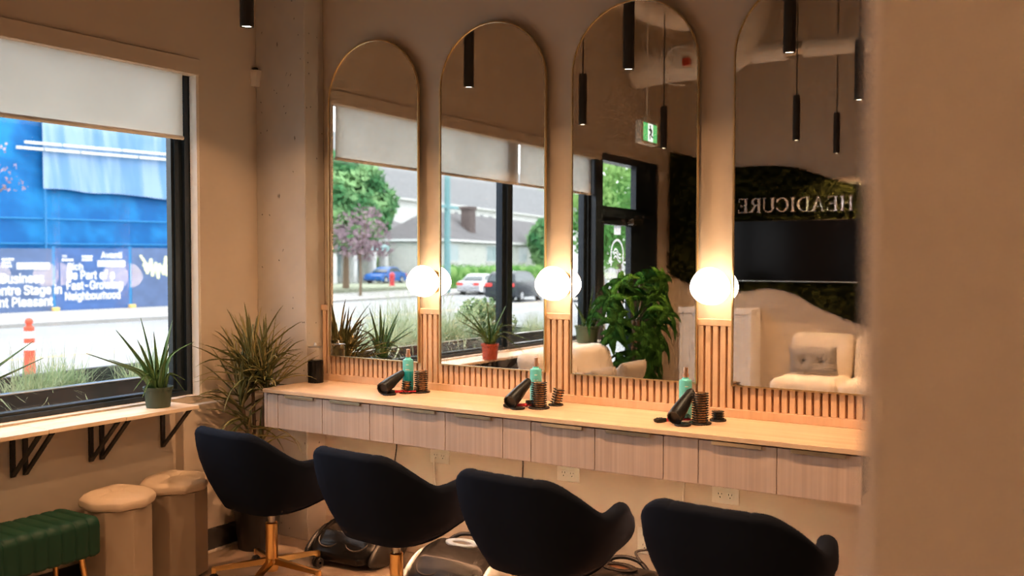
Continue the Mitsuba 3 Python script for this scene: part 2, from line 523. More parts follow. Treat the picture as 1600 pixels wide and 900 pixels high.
def window(name, y0, y1, z0, z1, label):
    k = struct(name, None, None, label=label)
    fr = [bx(-4.10, -4.005, y1 - 0.035, y1, z0, z1), bx(-4.10, -4.005, y0, y0 + 0.035, z0, z1),
          bx(-4.10, -4.005, y0, y1, z0, z0 + 0.022), bx(-4.10, -4.005, y0, y1, z1 - 0.04, z1)]
    part(k, "window_frame", cat(fr), "black_frame", label="black window frame")
    sa = [bx(-4.085, -4.028, y1 - 0.078, y1 - 0.035, z0 + 0.02, z1), bx(-4.085, -4.028, y0 + 0.035, y0 + 0.078, z0 + 0.02, z1),
          bx(-4.085, -4.028, y0, y1, z0 + 0.02, z0 + 0.034), bx(-4.075, -4.04, y1 - 0.092, y1 - 0.07, z0 + 0.02, z1)]
    part(k, "sash", cat(sa), "black_frame")
    v = [[XG, y0 + 0.07, z0 + 0.03], [XG, y1 - 0.07, z0 + 0.03], [XG, y1 - 0.07, z1 - 0.03], [XG, y0 + 0.07, z1 - 0.03]]
    part(k, "pane", trimesh.Trimesh(v, [[0, 1, 2], [0, 2, 3]], process=False), "pane_glass")
    return k


window("window_1", -2.60, W1, 0.805, 2.52, "large window beside the mirror wall")
window("window_2", W0, -2.60, 0.805, 2.52, "second window beside the door")

k = struct("door_1", None, None, label="black framed glass door with a window above it")
dx0, dx1 = -4.09, -3.965
part(k, "door_frame", cat([bx(dx0, dx1, D0, D0 + 0.06, 0, 2.52), bx(dx0, dx1, D1 - 0.06, D1, 0, 2.52), bx(dx0, dx1, D0, D1, 2.45, 2.52),
                           bx(dx0, dx1, D0, D1, 1.93, 2.00)]), "black_frame")
part(k, "post", bx(XW - 0.15, XW + 0.004, D1, W0, 0, 2.52), "black_frame", label="black post between door and window")
part(k, "side_panel", bx(-4.06, -4.0, D0 + 0.06, D0 + 0.42, 0.0, 1.93), "black_frame")
part(k, "side_panel", bx(-4.06, -4.0, D0 + 0.06, D0 + 0.42, 2.0, 2.45), "black_frame")
ly0, ly1 = -5.02, -4.16
lf = part(k, "leaf", cat([bx(-4.06, -4.0, ly1 - 0.10, ly1, 0.01, 1.93), bx(-4.06, -4.0, ly0, ly0 + 0.16, 0.01, 1.93), bx(-4.06, -4.0, ly0, ly1, 1.86, 1.93), bx(-4.06, -4.0, ly0, ly1, 0.01, 0.22)]), "black_frame", label="black door leaf")
v = [[-4.03, ly0 + 0.15, 0.2], [-4.03, ly1 - 0.09, 0.2], [-4.03, ly1 - 0.09, 1.88], [-4.03, ly0 + 0.15, 1.88]]
part(lf, "pane", trimesh.Trimesh(v, [[0, 1, 2], [0, 2, 3]], process=False), "pane_glass")
v = [[-4.03, ly0, 1.99], [-4.03, ly1, 1.99], [-4.03, ly1, 2.46], [-4.03, ly0, 2.46]]
part(k, "transom_pane", trimesh.Trimesh(v, [[0, 1, 2], [0, 2, 3]], process=False), "pane_glass")
part(k, "transom_sash", cat([bx(-4.06, -4.0, ly0 - 0.02, ly0 + 0.05, 2.0, 2.45), bx(-4.06, -4.0, ly1 - 0.05, D1, 2.0, 2.45), bx(-4.06, -4.0, ly0, ly1, 2.0, 2.03)]), "black_frame")
part(k, "door_closer", cat([bar([-3.96, -5.38, 1.985], [-3.93, -5.0, 1.955], 0.02, 0.02), cb(-3.99, -3.93, -5.0, -4.76, 1.87, 1.93, 0.004)]), "steel", label="grey closer arm")
part(k, "handle", tube(curve([[-3.995, -4.95, 0.95], [-3.95, -4.95, 0.97], [-3.95, -4.95, 1.35], [-3.995, -4.95, 1.37]], 14), 0.011, 8), "steel", True)


# lettering shapes ------------------------------------------------------------
def serif_glyph(ch):
    """one capital of a high contrast serif face, height 1; returns (shape, advance)"""
    B, H = 0.15, 0.045

    def stem(x, w=B, top=True, bot=True, s=0.07):
        p = [sbox(x, 0, x + w, 1)]
        if bot:
            p.append(sbox(x - s, 0, x + w + s, H))
        if top:
            p.append(sbox(x - s, 1 - H, x + w + s, 1))
        return p

    def ell(cx, cy, rx, ry):
        return affinity.scale(Point(cx, cy).buffer(1, 24), rx, ry)
    if ch == "H":
        p, adv = stem(0.08) + stem(0.62) + [sbox(0.1, 0.48, 0.75, 0.48 + H)], 0.92
    elif ch == "E":
        p, adv = stem(0.08) + [sbox(0.08, 1 - H, 0.66, 1), sbox(0.08, 0, 0.70, H), sbox(0.2, 0.48, 0.52, 0.52), sbox(0.625, 0.78, 0.66, 1), sbox(0.665, 0, 0.70, 0.24), sbox(0.49, 0.40, 0.52, 0.60)], 0.80
    elif ch == "A":
        p, adv = [Polygon([(0.40, 1), (0.50, 1), (0.87, 0), (0.70, 0)]), Polygon([(0.40, 1), (0.45, 1), (0.15, 0), (0.10, 0)]), sbox(0.22, 0.30, 0.68, 0.30 + H), sbox(0.0, 0, 0.26, H), sbox(0.60, 0, 0.96, H)], 0.96
    elif ch == "D":
        o = ell(0.30, 0.5, 0.56, 0.5).difference(ell(0.28, 0.5, 0.42, 0.5 - H)).intersection(sbox(0.16, 0, 2, 1))
        p, adv = stem(0.08) + [o], 0.93
    elif ch == "I":
        p, adv = stem(0.08), 0.36
    elif ch == "C":
        o = ell(0.47, 0.5, 0.45, 0.5).difference(ell(0.49, 0.5, 0.31, 0.5 - H)).difference(sbox(0.72, 0.30, 1.2, 0.70))
        p, adv = [o, sbox(0.80, 0.66, 0.84, 0.95)], 0.92
    elif ch == "U":
        arc = ell(0.43, 0.32, 0.35, 0.32).difference(ell(0.455, 0.32, 0.275, 0.27)).intersection(sbox(-1, -1, 2, 0.32))
        p, adv = [sbox(0.08, 0.3, 0.08 + B, 1), sbox(0.73, 0.3, 0.78, 1), sbox(0.0, 1 - H, 0.31, 1), sbox(0.64, 1 - H, 0.87, 1), arc], 0.90
    elif ch == "R":
        o = ell(0.36, 0.745, 0.33, 0.255).difference(ell(0.35, 0.745, 0.19, 0.255 - H)).intersection(sbox(0.16, 0, 2, 1))
        p, adv = stem(0.08) + [o, Polygon([(0.33, 0.52), (0.48, 0.52), (0.80, 0), (0.64, 0)]), sbox(0.62, 0, 0.88, H)], 0.88
    return shapely.union_all(p), adv


# door decal: arch with waves, the name and a second line (reads right from outside)
dc = []
ring = Point(0, 0).buffer(0.145, 24).difference(Point(0, 0).buffer(0.122, 24)).intersection(sbox(-1, 0, 1, 1))
dc += [ring, sbox(-0.145, -0.12, -0.122, 0), sbox(0.122, -0.12, 0.145, 0)]
for dy in (0.02, -0.015, -0.05):
    pts = [(x, dy + 0.028 * math.sin((x + 0.08) * 34)) for x in np.linspace(-0.07, 0.075, 16)]
    dc.append(shapely.LineString(pts).buffer(0.0085))
x = 0
nm = []
for ch in "HEADICURE":
    g, a = serif_glyph(ch)
    nm.append(affinity.translate(g, x, 0))
    x += a + 0.06
nm = shapely.union_all(nm).buffer(0.02)
nm = affinity.scale(nm, 0.38 / x, 0.085, origin=(0, 0))
dc.append(affinity.translate(nm, -0.19, -0.235))
decal = extr(shapely.union_all(dc), 0.002)
sub = meshkit.text_mesh("HEAD SPA", 0.05, 0.002, True)
sub.apply_translation((-sub.bounds[1][0] / 2, -0.32, 0))
decal = cat([decal, sub])
decal.update_faces(decal.face_normals[:, 2] > 0.9)
# put it on the door pane: text's x runs to -y seen from outside (-x side, reading towards... ) 
M = np.array([[0, 0, -1, -4.033], [-1, 0, 0, -4.62], [0, 1, 0, 1.585], [0, 0, 0, 1.0]])
decal.apply_transform(M)
part(lf, "decal", decal, "vinyl", label="white arch logo and lettering on the door glass")
part(lf, "notice", trimesh.Trimesh([[-4.0265, -4.68, 1.77], [-4.0265, -4.53, 1.77], [-4.0265, -4.53, 1.86], [-4.0265, -4.68, 1.86]], [[0, 1, 2], [0, 2, 3]], process=False), "vinyl", label="white notice on the door glass")

# roller shades
for y0, y1, lb in ((-2.685, -0.562, "pale roller shade in the window beside the concrete pillar"), (-3.945, -2.715, "narrower pale roller shade next to the door")):
    k = thing("roller_shade", lb, "window shade")
    part(k, "fabric", bx(-3.983, -3.981, y0, y1, 2.125, 2.49), "shade_fabric")
    part(k, "hem_bar", tube([[-3.982, y0, 2.118], [-3.982, y1, 2.118]], 0.011, 10), "paint_white", 40, label="beige hem bar")
    part(k, "roller", tube([[-3.995, y0 - 0.01, 2.485], [-3.995, y1 + 0.01, 2.485]], 0.02, 12), "paint_white", 40)

# ------------------------------------------------------------------ slat panel, mirrors, lamps
k = thing("slat_panel", "oak panel of narrow vertical slats behind the mirrors, above the counter", "wall panel")
SX0, SX1 = -3.586, -0.60
part(k, "backing", bx(SX0, SX1, 0.034, WALL - 0.001, 0.852, 1.255), "slat_back", label="darker backing between the slats")
part(k, "top_rail", cb(SX0, SX1, 0.008, 0.036, 1.228, 1.257, 0.002), "oak_slat")
part(k, "bottom_rail", cb(SX0, SX1, 0.004, 0.036, 0.852, 0.888, 0.002), "oak_slat")
sl = shape(cb(0, 0.0222, 0.010, 0.035, 0.887, 1.229, 0.0015), "oak_slat")
x = SX0 + 0.012
while x < SX1 - 0.02:
    part(k, "slat", sl, tw=T().translate([x, 0, 0]))
    x += 0.0322

TILT = 0.27


def arch(w, z0, z1, inset=0.0, n=40):
    r = w / 2 - inset
    c = z1 - w / 2
    a = np.linspace(0, PI, n)
    pts = [(-r, z0 + inset), (r, z0 + inset)] + [(r * math.cos(t), c + r * math.sin(t)) for t in a]
    return Polygon(pts)


Z0, Z1, MW = 0.983, 2.628, 0.602
mirror_x = [-3.215, -2.484, -1.75, -0.998]
mirror_labels = ["arched brass framed mirror nearest the concrete pillar", "arched brass framed mirror second from the concrete pillar, reflecting the red potted aloe",
                 "arched brass framed mirror reflecting the exit sign and the leafy plant", "arched brass framed mirror cut off by the near partition, reflecting the white sofa"]
frame_poly = arch(MW, Z0, Z1).difference(arch(MW, Z0, Z1, 0.006))
frame_mesh = in_xz(extr(frame_poly, 0.0135), 0.0075)
glass_poly = arch(MW, Z0, Z1, 0.0055)
glass_mesh = in_xz(extr(glass_poly, 0.004), 0.004)
frame_ply, glass_ply = shape(frame_mesh, "frame_gold"), shape(glass_mesh, "mirror_glass")
back_ply = shape(in_xz(extr(glass_poly, 0.0025), 0.007), "black_matte")
for x, lb in zip(mirror_x, mirror_labels):
    k = thing("arched_mirror", lb, "mirror", "arched mirrors on the wall")
    tw = T().translate([x, 0, 1.5]).rotate([1, 0, 0], -TILT).translate([0, 0, -1.5])
    part(k, "glass", glass_ply, tw=tw)
    part(k, "frame", frame_ply, tw=tw, label="thin brass frame")
    part(k, "backing", back_ply, tw=tw)

sph = icosphere(subdivisions=4, radius=0.079)
vv = sph.vertices
sph.vertices = vv * (1 + 0.075 * (meshkit.noise(vv * 15 + 3.1, 4) - 0.5) * 2)[:, None]
base_mesh = in_xz(at(lathe([(0, 0), (0.055, 0), (0.055, 0.008), (0.045, 0.016), (0.04, 0.03), (0, 0.03)], 36)), WALL - 0.001)
globe_ply = shape(sph, "letter_white", True)
globe_ply["emitter"] = {"type": "area", "radiance": {"type": "rgb", "value": [GLOBE * c for c in (1.0, 0.73, 0.46)]}}
base_ply = shape(base_mesh, "brass", 35)
for x, lb in ((-2.852, "glowing globe wall lamp between the first two mirrors from the pillar"), (-2.117, "glowing globe wall lamp above the middle spray bottle"), (-1.376, "glowing globe wall lamp nearest the partition")):
    k = thing("globe_wall_lamp", lb, "wall lamp", "globe lamps between the mirrors")
    part(k, "globe", globe_ply, tw=T().translate([x, -0.050, 1.392]), label="white glass globe, lit")
    part(k, "base", base_ply, tw=T().translate([x, 0, 1.392]), label="brass base")

# ------------------------------------------------------------------ pendants
hous = shape(lathe([(0.022, 0.0), (0.030, 0.0), (0.030, 0.375), (0.006, 0.378), (0.006, 0.40), (0, 0.40)], 32), "black_matte", 35)
lens = shape(lathe([(0, 0.004), (0.0225, 0.004), (0.0225, 0.006), (0, 0.006)], 24), "letter_white")
lens["emitter"] = {"type": "area", "radiance": {"type": "rgb", "value": [7.0, 5.6, 3.6]}}
P = [(-3.20, -0.85, "black cylinder pendant hanging before the window wall, seen directly at the top left"),
     (-2.17, -0.85, "black cylinder pendant reflected large at the top of the third mirror from the pillar"),
     (-1.326, -0.884, "black cylinder pendant reflected large at the top of the mirror by the partition"),
     (-3.32, -2.52, "black cylinder pendant reflected at the left edge of the third mirror from the pillar"),
     (-1.326, -2.44, "black cylinder pendant reflected at the blurred edge of the partition"),
     (-3.37, -4.17, "black cylinder pendant reflected beside the exit sign"),
     (-2.20, -4.20, "black cylinder pendant reflected above the mirrored lettering, nearer one"),
     (-2.13, -5.30, "smallest black cylinder pendant reflected above the mirrored lettering"),
     (-0.45, -0.88, None), (-0.45, -2.44, None), (-0.10, -4.10, None)]  # last three are unseen, placed to light the right side and the partition
for x, y, lb in P:
    if lb is None:
        k = thing("pendant_lamp", "unseen black cylinder pendant out of view, placed to light the partition and right side", "pendant lamp", "unseen pendants lighting the partition and right side")
    else:
        k = thing("pendant_lamp", lb, "pendant lamp", "cylinder pendants under the ceiling")
    tw = T().translate([x, y, 2.52])
    part(k, "housing", hous, tw=tw)
    part(k, "lens", lens, tw=tw, label="small lit lens")
    part(k, "cord", tube([[x, y, 2.91], [x, y, ZC]], 0.0055, 8), "black_matte")
    scene[k + "__beam"] = {"type": "spot", "to_world": T().look_at([x, y, 2.518], [x, y, 0], [0, 1, 0]), "cutoff_angle": 66.0, "beam_width": 18.0,
                           "intensity": {"type": "rgb", "value": [SPOT * c for c in LAMP_RGB]}}

# ------------------------------------------------------------------ counter
TOP = 0.852
single("vanity_worktop", cb(-3.597, -0.58, -0.405, WALL - 0.001, TOP - 0.019, TOP, 0.002), "oak_top", "long light oak worktop under the mirrors with hair tools on it", "countertop")
# cabinet units: (filler, drawer, drawer)
units = [((-3.577, -3.501), (-3.501, -3.203), (-3.203, -2.905)), ((-2.905, -2.764), (-2.764, -2.470), (-2.470, -2.168)),
         ((-2.168, -2.028), (-2.028, -1.729), (-1.729, -1.434)), ((-1.434, -1.292), (-1.292, -0.994), (-0.994, -0.700))]
ul = ["wall hung taupe drawer unit at the plant end of the counter", "wall hung taupe drawer unit second from the plant end", "wall hung taupe drawer unit under the middle hair dryer",
      "wall hung taupe drawer unit nearest the partition"]
DZ0, DZ1 = 0.657, 0.829
for (f, a, b), lb in zip(units, ul):
    k = thing("vanity_cabinet", lb, "drawer cabinet", "drawer units under the worktop")
    part(k, "body", bx(f[0] + 0.001, b[1] - 0.001, -0.372, WALL - 0.001, DZ0 + 0.028, TOP - 0.0195), "drawer_dark")
    part(k, "filler_panel", cb(f[0] + 0.0015, f[1] - 0.0015, -0.392, -0.372, DZ0, DZ1, 0.001), "drawer_face", label="plain filler panel")
    for d in (a, b):
        dk = part(k, "drawer", cb(d[0] + 0.0015, d[1] - 0.0015, -0.392, -0.372, DZ0, DZ1 - 0.002, 0.001), "drawer_face")
        c = (d[0] + d[1]) / 2 + 0.0
        part(dk, "pull", cat([cb(c - 0.095, c + 0.095, -0.403, -0.374, DZ1 - 0.003, DZ1 + 0.0005, 0.001), cb(c - 0.095, c + 0.095, -0.403, -0.400, DZ1 - 0.013, DZ1, 0.001)]), "pull_metal", label="slim metal edge pull")
single("end_panel", bx(-3.597, -3.577, -0.392, WALL - 0.001, DZ0, TOP - 0.0195), "drawer_face", "taupe end panel closing the counter beside the spiky plant", "panel")

# warm light strip fixed under the counter
k = thing("under_counter_light", "warm light strip fixed under the drawers, shining on the wall below the counter", "light strip")
part(k, "profile", cb(-3.57, -0.74, -0.345, -0.305, 0.674, 0.6845, 0.002), "steel")
dif = shape(trimesh.Trimesh([[-3.56, -0.341, 0.6735], [-0.76, -0.341, 0.6735], [-0.76, -0.309, 0.6735], [-3.56, -0.309, 0.6735]], [[0, 2, 1], [0, 3, 2]], process=False), "letter_white")
dif["emitter"] = {"type": "area", "radiance": {"type": "rgb", "value": [STRIP * c for c in (1.0, 0.49, 0.255)]}}
part(k, "diffuser", dif, label="lit diffuser")

# outlets under the counter
slot = [(-0.007, 0.006, 0.0022, 0.0075), (0.007, 0.006, 0.0022, 0.006), (0, -0.008, 0.0045, 0.0045)]


def outlet(x, z, horizontal, label):
    k = thing("wall_outlet", label, "power outlet", "outlets below the counter")
    w, h = (0.118, 0.072) if horizontal else (0.072, 0.118)
    part(k, "plate", cb(x - w / 2, x + w / 2, WALL - 0.006, WALL - 0.0005, z - h / 2, z + h / 2, 0.002), "white_plastic")
    for s in (-1, 1):
        cx, cz = (x + s * 0.022, z) if horizontal else (x, z + s * 0.022)
        r = part(k, "socket", cb(cx - 0.0165, cx + 0.0165, WALL - 0.0085, WALL - 0.0055, cz - 0.016, cz + 0.016, 0.003), "white_plastic")
        part(r, "slots", cat([bx(cx + a - c / 2, cx + a + c / 2, WALL - 0.0092, WALL - 0.008, cz + b - d / 2, cz + b + d / 2) for a, b, c, d in slot]), "black_matte", label="dark slots")


outlet(-2.818, 0.515, True, "wide cream outlet below the second drawer unit, white cord plugged in below it")
outlet(-2.085, 0.515, True, "wide cream outlet below the middle drawer unit")
outlet(-1.335, 0.515, True, "wide cream outlet below the drawer unit nearest the partition")
outlet(-1.70, 0.265, False, "upright cream outlet low on the wall between two navy chairs")

# ------------------------------------------------------------------ navy tub chairs
def tub_shell():
    """U-shaped padded shell; local origin at the seat centre on the floor, facing +y"""
    a, bk, fr = 0.292, 0.282, 0.225              # half width, back depth, arm front
    pts = []
    for u in np.linspace(0, 1, 9)[:-1]:
        pts.append((a - 0.044 * (1 - u) ** 1.5, fr + (0 - fr) * u))
    for t in np.linspace(0, PI, 181):
        e = 2 / 2.9
        c, s = math.cos(t), math.sin(t)
        pts.append((a * np.sign(c) * abs(c) ** e, -bk * abs(s) ** e))
    for u in np.linspace(0, 1, 9)[1:]:
        pts.append((-a + 0.044 * u ** 1.5, 0 + fr * u))
    p = np.array(pts)
    seg = np.r_[0, np.cumsum(np.linalg.norm(np.diff(p, axis=0), axis=1))]
    s = seg / seg[-1] * 2 - 1                    # -1 right arm front .. +1 left arm front
    tg = np.gradient(p, axis=0)
    tg /= np.linalg.norm(tg, axis=1, keepdims=True)
    out = np.stack([-tg[:, 1], tg[:, 0]], 1)     # outward normal
    if (out[len(p) // 2] @ np.array([0, -1])) < 0:
        out = -out
    ab = np.abs(s)

    def sm(x, e0, e1):
        t = np.clip((x - e0) / (e1 - e0), 0, 1)
        return t * t * (3 - 2 * t)
    top = 0.752 - 0.030 * ab ** 2 - 0.134 * sm(ab, 0.22, 0.64) + 0.006 * sm(ab, 0.72, 0.92) - 0.045 * sm(ab, 0.92, 1.0)
    for c in (-0.18, -0.06, 0.06, 0.18):
        top = top - 0.0032 * np.exp(-((s - c) / 0.0065) ** 2)
    bot = 0.362 + 0.02 * sm(ab, 0.5, 1)
    lean = 0.066 * (1 - sm(ab, 0.35, 0.85))
    th = 0.058 + 0.012 * sm(ab, 0.6, 0.9)
    ring = []
    N = 22
    for i in range(len(p)):
        h, b = top[i], bot[i]
        prof = []
        r = th[i] / 2
        for q in np.linspace(0, 1, 7):           # outside, from bottom up
            z = b + (h - r - b) * q
            prof.append((-0.075 * (1 - q) ** 1.8 + lean[i] * (q - 0.6) * 0.8 + 0.010 * math.sin(PI * q), z))
        o = prof[-1][0]
        for q in np.linspace(0, PI, 8)[1:-1]:
            prof.append((o - r + r * math.cos(q), h - r + r * math.sin(q)))
        for q in np.linspace(1, 0, 7):           # inside, down
            z = b + 0.02 + (h - r - b - 0.02) * q
            prof.append((-0.075 * (1 - q) ** 1.8 + lean[i] * (q - 0.6) * 0.8 - 2 * r, z))
        ring.append([(p[i][0] + out[i][0] * d, p[i][1] + out[i][1] * d, z) for d, z in prof])
    ring = np.array(ring)
    # round the arm fronts: pull the end rings towards their middle
    n, m = ring.shape[:2]
    ends = []
    for end, idx in ((0, [0, 1, 2]), (1, [n - 1, n - 2, n - 3])):
        c = ring[idx[0]].mean(0)
        d = np.array([0, 1, 0.0])
        for q in (0.35, 0.7, 0.92, 1.0):
            sc = math.sqrt(max(0, 1 - q * q)) if q < 1 else 0.05
            ends.append((end, c + (ring[idx[0]] - c) * np.array([sc, 1, 0.55 + 0.45 * sc]) + d * 0.035 * q))
    R = np.array([e for k, e in ends if k == 0][::-1] + list(ring) + [e for k, e in ends if k == 1])
    n = len(R)
    v = R.reshape(-1, 3)
    f = []
    for i in range(n - 1):
        for j in range(m):
            k2 = (j + 1) % m
            f += [(i * m + j, (i + 1) * m + j, (i + 1) * m + k2), (i * m + j, (i + 1) * m + k2, i * m + k2)]
    for j in range(1, m - 1):
        f += [(0, j, j + 1), ((n - 1) * m, (n - 1) * m + j + 1, (n - 1) * m + j)]
    t = trimesh.Trimesh(v, f, process=False)
    t.fix_normals()
    return t


shell = tub_shell()
pan = [(0, 0.358), (0.12, 0.360), (0.17, 0.372), (0.185, 0.39), (0.185, 0.40), (0, 0.40)]
pan_m = lathe(pan, 40)
cush = rbox(-0.195, 0.195, -0.19, 0.235, 0.395, 0.475, (0.07, 0.07, 0.038))
shell_ply, pan_ply, cush_ply = shape(shell, "navy_velvet", True), shape(pan_m, "navy_velvet", 40), shape(cush, "navy_velvet", True)
piston = shape(lathe([(0, 0.27), (0.017, 0.27), (0.017, 0.355), (0, 0.355)], 24), "steel", 35)
sleeve = shape(lathe([(0, 0.105), (0.028, 0.105), (0.028, 0.275), (0.024, 0.28), (0.0, 0.28)], 32), "gold_leg", 35)
hub = shape(lathe([(0, 0.05), (0.026, 0.05), (0.030, 0.06), (0.033, 0.10), (0.030, 0.108), (0, 0.108)], 32), "gold_leg", 35)


def leg_mesh():
    m = cat([trimesh.convex.convex_hull(np.array([[0.02, -0.017, 0.085], [0.02, 0.017, 0.085], [0.02, -0.012, 0.112], [0.02, 0.012, 0.112],
                                                  [0.265, -0.012, 0.066], [0.265, 0.012, 0.066], [0.265, -0.008, 0.083], [0.265, 0.008, 0.083]])),
             cb(0.25, 0.270, -0.012, 0.012, 0.055, 0.083, 0.002)])
    return m


def caster_mesh():
    w = lathe([(0.006, -0.008), (0.021, -0.008), (0.024, -0.004), (0.024, 0.004), (0.021, 0.008), (0.006, 0.008)], 20)
    w.apply_transform(trimesh.transformations.rotation_matrix(PI / 2, [1, 0, 0]))
    return cat([at(w, 0.262, 0.012, 0.025), at(w, 0.262, -0.012, 0.025), cb(0.254, 0.268, -0.008, 0.008, 0.02, 0.058, 0.002)])


leg_ply, caster_ply = shape(leg_mesh(), "gold_leg"), shape(caster_mesh(), "black_plastic", 35)
chairs = [(-3.284, -0.650, -5, -64, "navy velvet tub chair nearest the window, its gold star base in view"),
          (-2.500, -0.70, -5, -40, "navy velvet tub chair second from the window, only the gold stem of its base showing"),
          (-1.764, -0.72, -4, -50, "navy velvet tub chair whose right armrest is beside the upright outlet"),
          (-1.002, -0.745, -3, -30, "navy velvet tub chair nearest the partition, cut off by the bottom edge")]
for cx, cy, rz, br, lb in chairs:
    k = thing("tub_chair", lb, "chair", "navy tub chairs along the counter")
    tw = T().translate([cx, cy, 0]).rotate([0, 0, 1], rz)
    part(k, "shell", shell_ply, tw=tw, label="curved velvet back and arms")
    part(k, "seat_pan", pan_ply, tw=tw)
    part(k, "seat_cushion", cush_ply, tw=tw)
    part(k, "piston", piston, tw=tw, label="dark steel piston")
    part(k, "sleeve", sleeve, tw=tw, label="gold stem")
    part(k, "hub", hub, tw=tw, label="gold hub")
    for i in range(5):
        t2 = T().translate([cx, cy, 0]).rotate([0, 0, 1], br + 72 * i)
        lg = part(k, "leg", leg_ply, tw=t2, label="gold star leg" if i == 0 else None)
        part(lg, "caster", caster_ply, tw=t2, label="black caster" if i == 0 else None)


# ------------------------------------------------------------------ bench and stools
def channel_bench(x0, x1, y0, y1, z0, z1, n):
    """velvet bench top: rounded section along x/z extruded along y with stitched channels"""
    r = 0.035
    hx, hz = (x1 - x0) / 2, (z1 - z0) / 2
    sec = []
    for cx, cz, a0 in ((hx - r, hz - r, 0), (-hx + r, hz - r, 90), (-hx + r * 0.5, -hz + r * 0.5, 180), (hx - r * 0.5, -hz + r * 0.5, 270)):
        rr = r if cz > 0 else r * 0.5
        for a in np.linspace(a0, a0 + 90, 7):
            sec.append((cx + rr * math.cos(math.radians(a)), cz + rr * math.sin(math.radians(a))))
    sec = np.array(sec)
    ys, sc = [], []
    L = (y1 - y0) / n
    for i in range(n):
        for q in (0, 0.06, 0.2, 0.5, 0.8, 0.94):
            ys.append(y0 + (i + q) * L)
            sc.append(-0.006 * (1 - min(1, (min(q, 1 - q) / 0.2)) ** 0.6))
    ys.append(y1)
    sc.append(-0.006)
    ys, sc = np.array(ys), np.array(sc)
    ed = np.minimum(ys - y0, y1 - ys)
    endr = np.where(ed < 0.03, -(0.03 - np.sqrt(np.maximum(0, 0.03 ** 2 - (0.03 - ed) ** 2))) * 0.8, 0)
    v = []
    for y, o in zip(ys, sc + endr):
        q = sec * np.array([(hx + o) / hx, (hz + o) / hz])
        v.append(np.c_[q[:, 0] + (x0 + x1) / 2, np.full(len(q), y), q[:, 1] + (z0 + z1) / 2])
    m, n2 = len(sec), len(v)
    v = np.vstack(v + [[[(x0 + x1) / 2, y0, (z0 + z1) / 2]], [[(x0 + x1) / 2, y1, (z0 + z1) / 2]]])
    f = []
    for i in range(n2 - 1):
        for j in range(m):
            k2 = (j + 1) % m
            f += [(i * m + j, i * m + k2, (i + 1) * m + k2), (i * m + j, (i + 1) * m + k2, (i + 1) * m + j)]
    for j in range(m):
        k2 = (j + 1) % m
        f += [(len(v) - 2, k2, j), (len(v) - 1, (n2 - 1) * m + j, (n2 - 1) * m + k2)]
    t = trimesh.Trimesh(v, f, process=False)
    t.fix_normals()
    return t


k = thing("velvet_bench", "dark green velvet bench with stitched channels and gold legs under the window shelf", "bench")
BX0, BX1, BY0, BY1 = -3.85, -3.565, -2.06, -1.335
part(k, "seat", channel_bench(BX0, BX1, BY0, BY1, 0.262, 0.428, 12), "green_velvet", True)
for lx, ly in ((BX1 - 0.05, BY1 - 0.07), (BX0 + 0.05, BY1 - 0.07), (BX1 - 0.05, BY0 + 0.07), (BX0 + 0.05, BY0 + 0.07)):
    sx, sy = (0.03 if lx > -3.7 else -0.03), (0.03 if ly > -1.8 else -0.03)
    part(k, "leg", tube([[lx, ly, 0.265], [lx + sx, ly + sy, 0.0]], [0.013, 0.008], 12), "gold_leg", 40, label="tapered gold leg" if lx > -3.7 and ly > -1.8 else None)
part(k, "tag", cb(BX1 - 0.10, BX1 - 0.075, BY1 - 0.002, BY1 + 0.006, 0.33, 0.352, 0.001), "black_matte", label="small dark sewn tag")


def oct_ring(r, z, n=8, rot=PI / 8):
    a = rot + np.arange(n) * 2 * PI / n
    return np.c_[r * np.cos(a), r * np.sin(a), np.full(n, z)]


def pouf_lid():
    """soft octagonal cushion with a tufted centre and radiating pleats"""
    nr, na = 12, 64
    a = np.arange(na) * 2 * PI / na
    octa = math.cos(PI / 8) / np.cos(((a - PI / 8 + PI / 8) % (PI / 4)) - PI / 8)
    octa = 1 / (1 + (1 / octa - 1) * 0.9)
    octa = np.clip(math.cos(PI / 8) / np.cos((a % (PI / 4)) - PI / 8), 0.90, 0.985) * 1.02
    rows = []
    for q in np.linspace(0.03, 1, nr):
        z = 0.052 + 0.014 * (1 - q ** 2) - 0.022 * math.exp(-(q / 0.18) ** 2)
        pleat = 0.013 * np.abs(np.sin(2 * a)) ** 0.6 * (4 * q * (1 - q)) - 0.003
        if q > 0.9:
            z -= 0.010 * ((q - 0.9) / 0.1) ** 2
        rows.append(np.c_[0.155 * q * octa * np.cos(a), 0.155 * q * octa * np.sin(a), z + pleat * (q < 0.95)])
    for rr, z in ((1.03, 0.034), (1.035, 0.018), (1.0, 0.004), (0.93, 0.0)):
        rows.append(np.c_[0.155 * rr * octa * np.cos(a), 0.155 * rr * octa * np.sin(a), np.full(na, z)])
    v = np.vstack(rows + [[[0, 0, 0.048]], [[0, 0, 0]]])
    n = len(rows)
    f = []
    for i in range(n - 1):
        for j in range(na):
            k2 = (j + 1) % na
            f += [(i * na + j, (i + 1) * na + j, (i + 1) * na + k2), (i * na + j, (i + 1) * na + k2, i * na + k2)]
    for j in range(na):
        k2 = (j + 1) % na
        f += [(len(v) - 2, j, k2), (len(v) - 1, (n - 1) * na + k2, (n - 1) * na + j)]
    return trimesh.Trimesh(v, f, process=False)


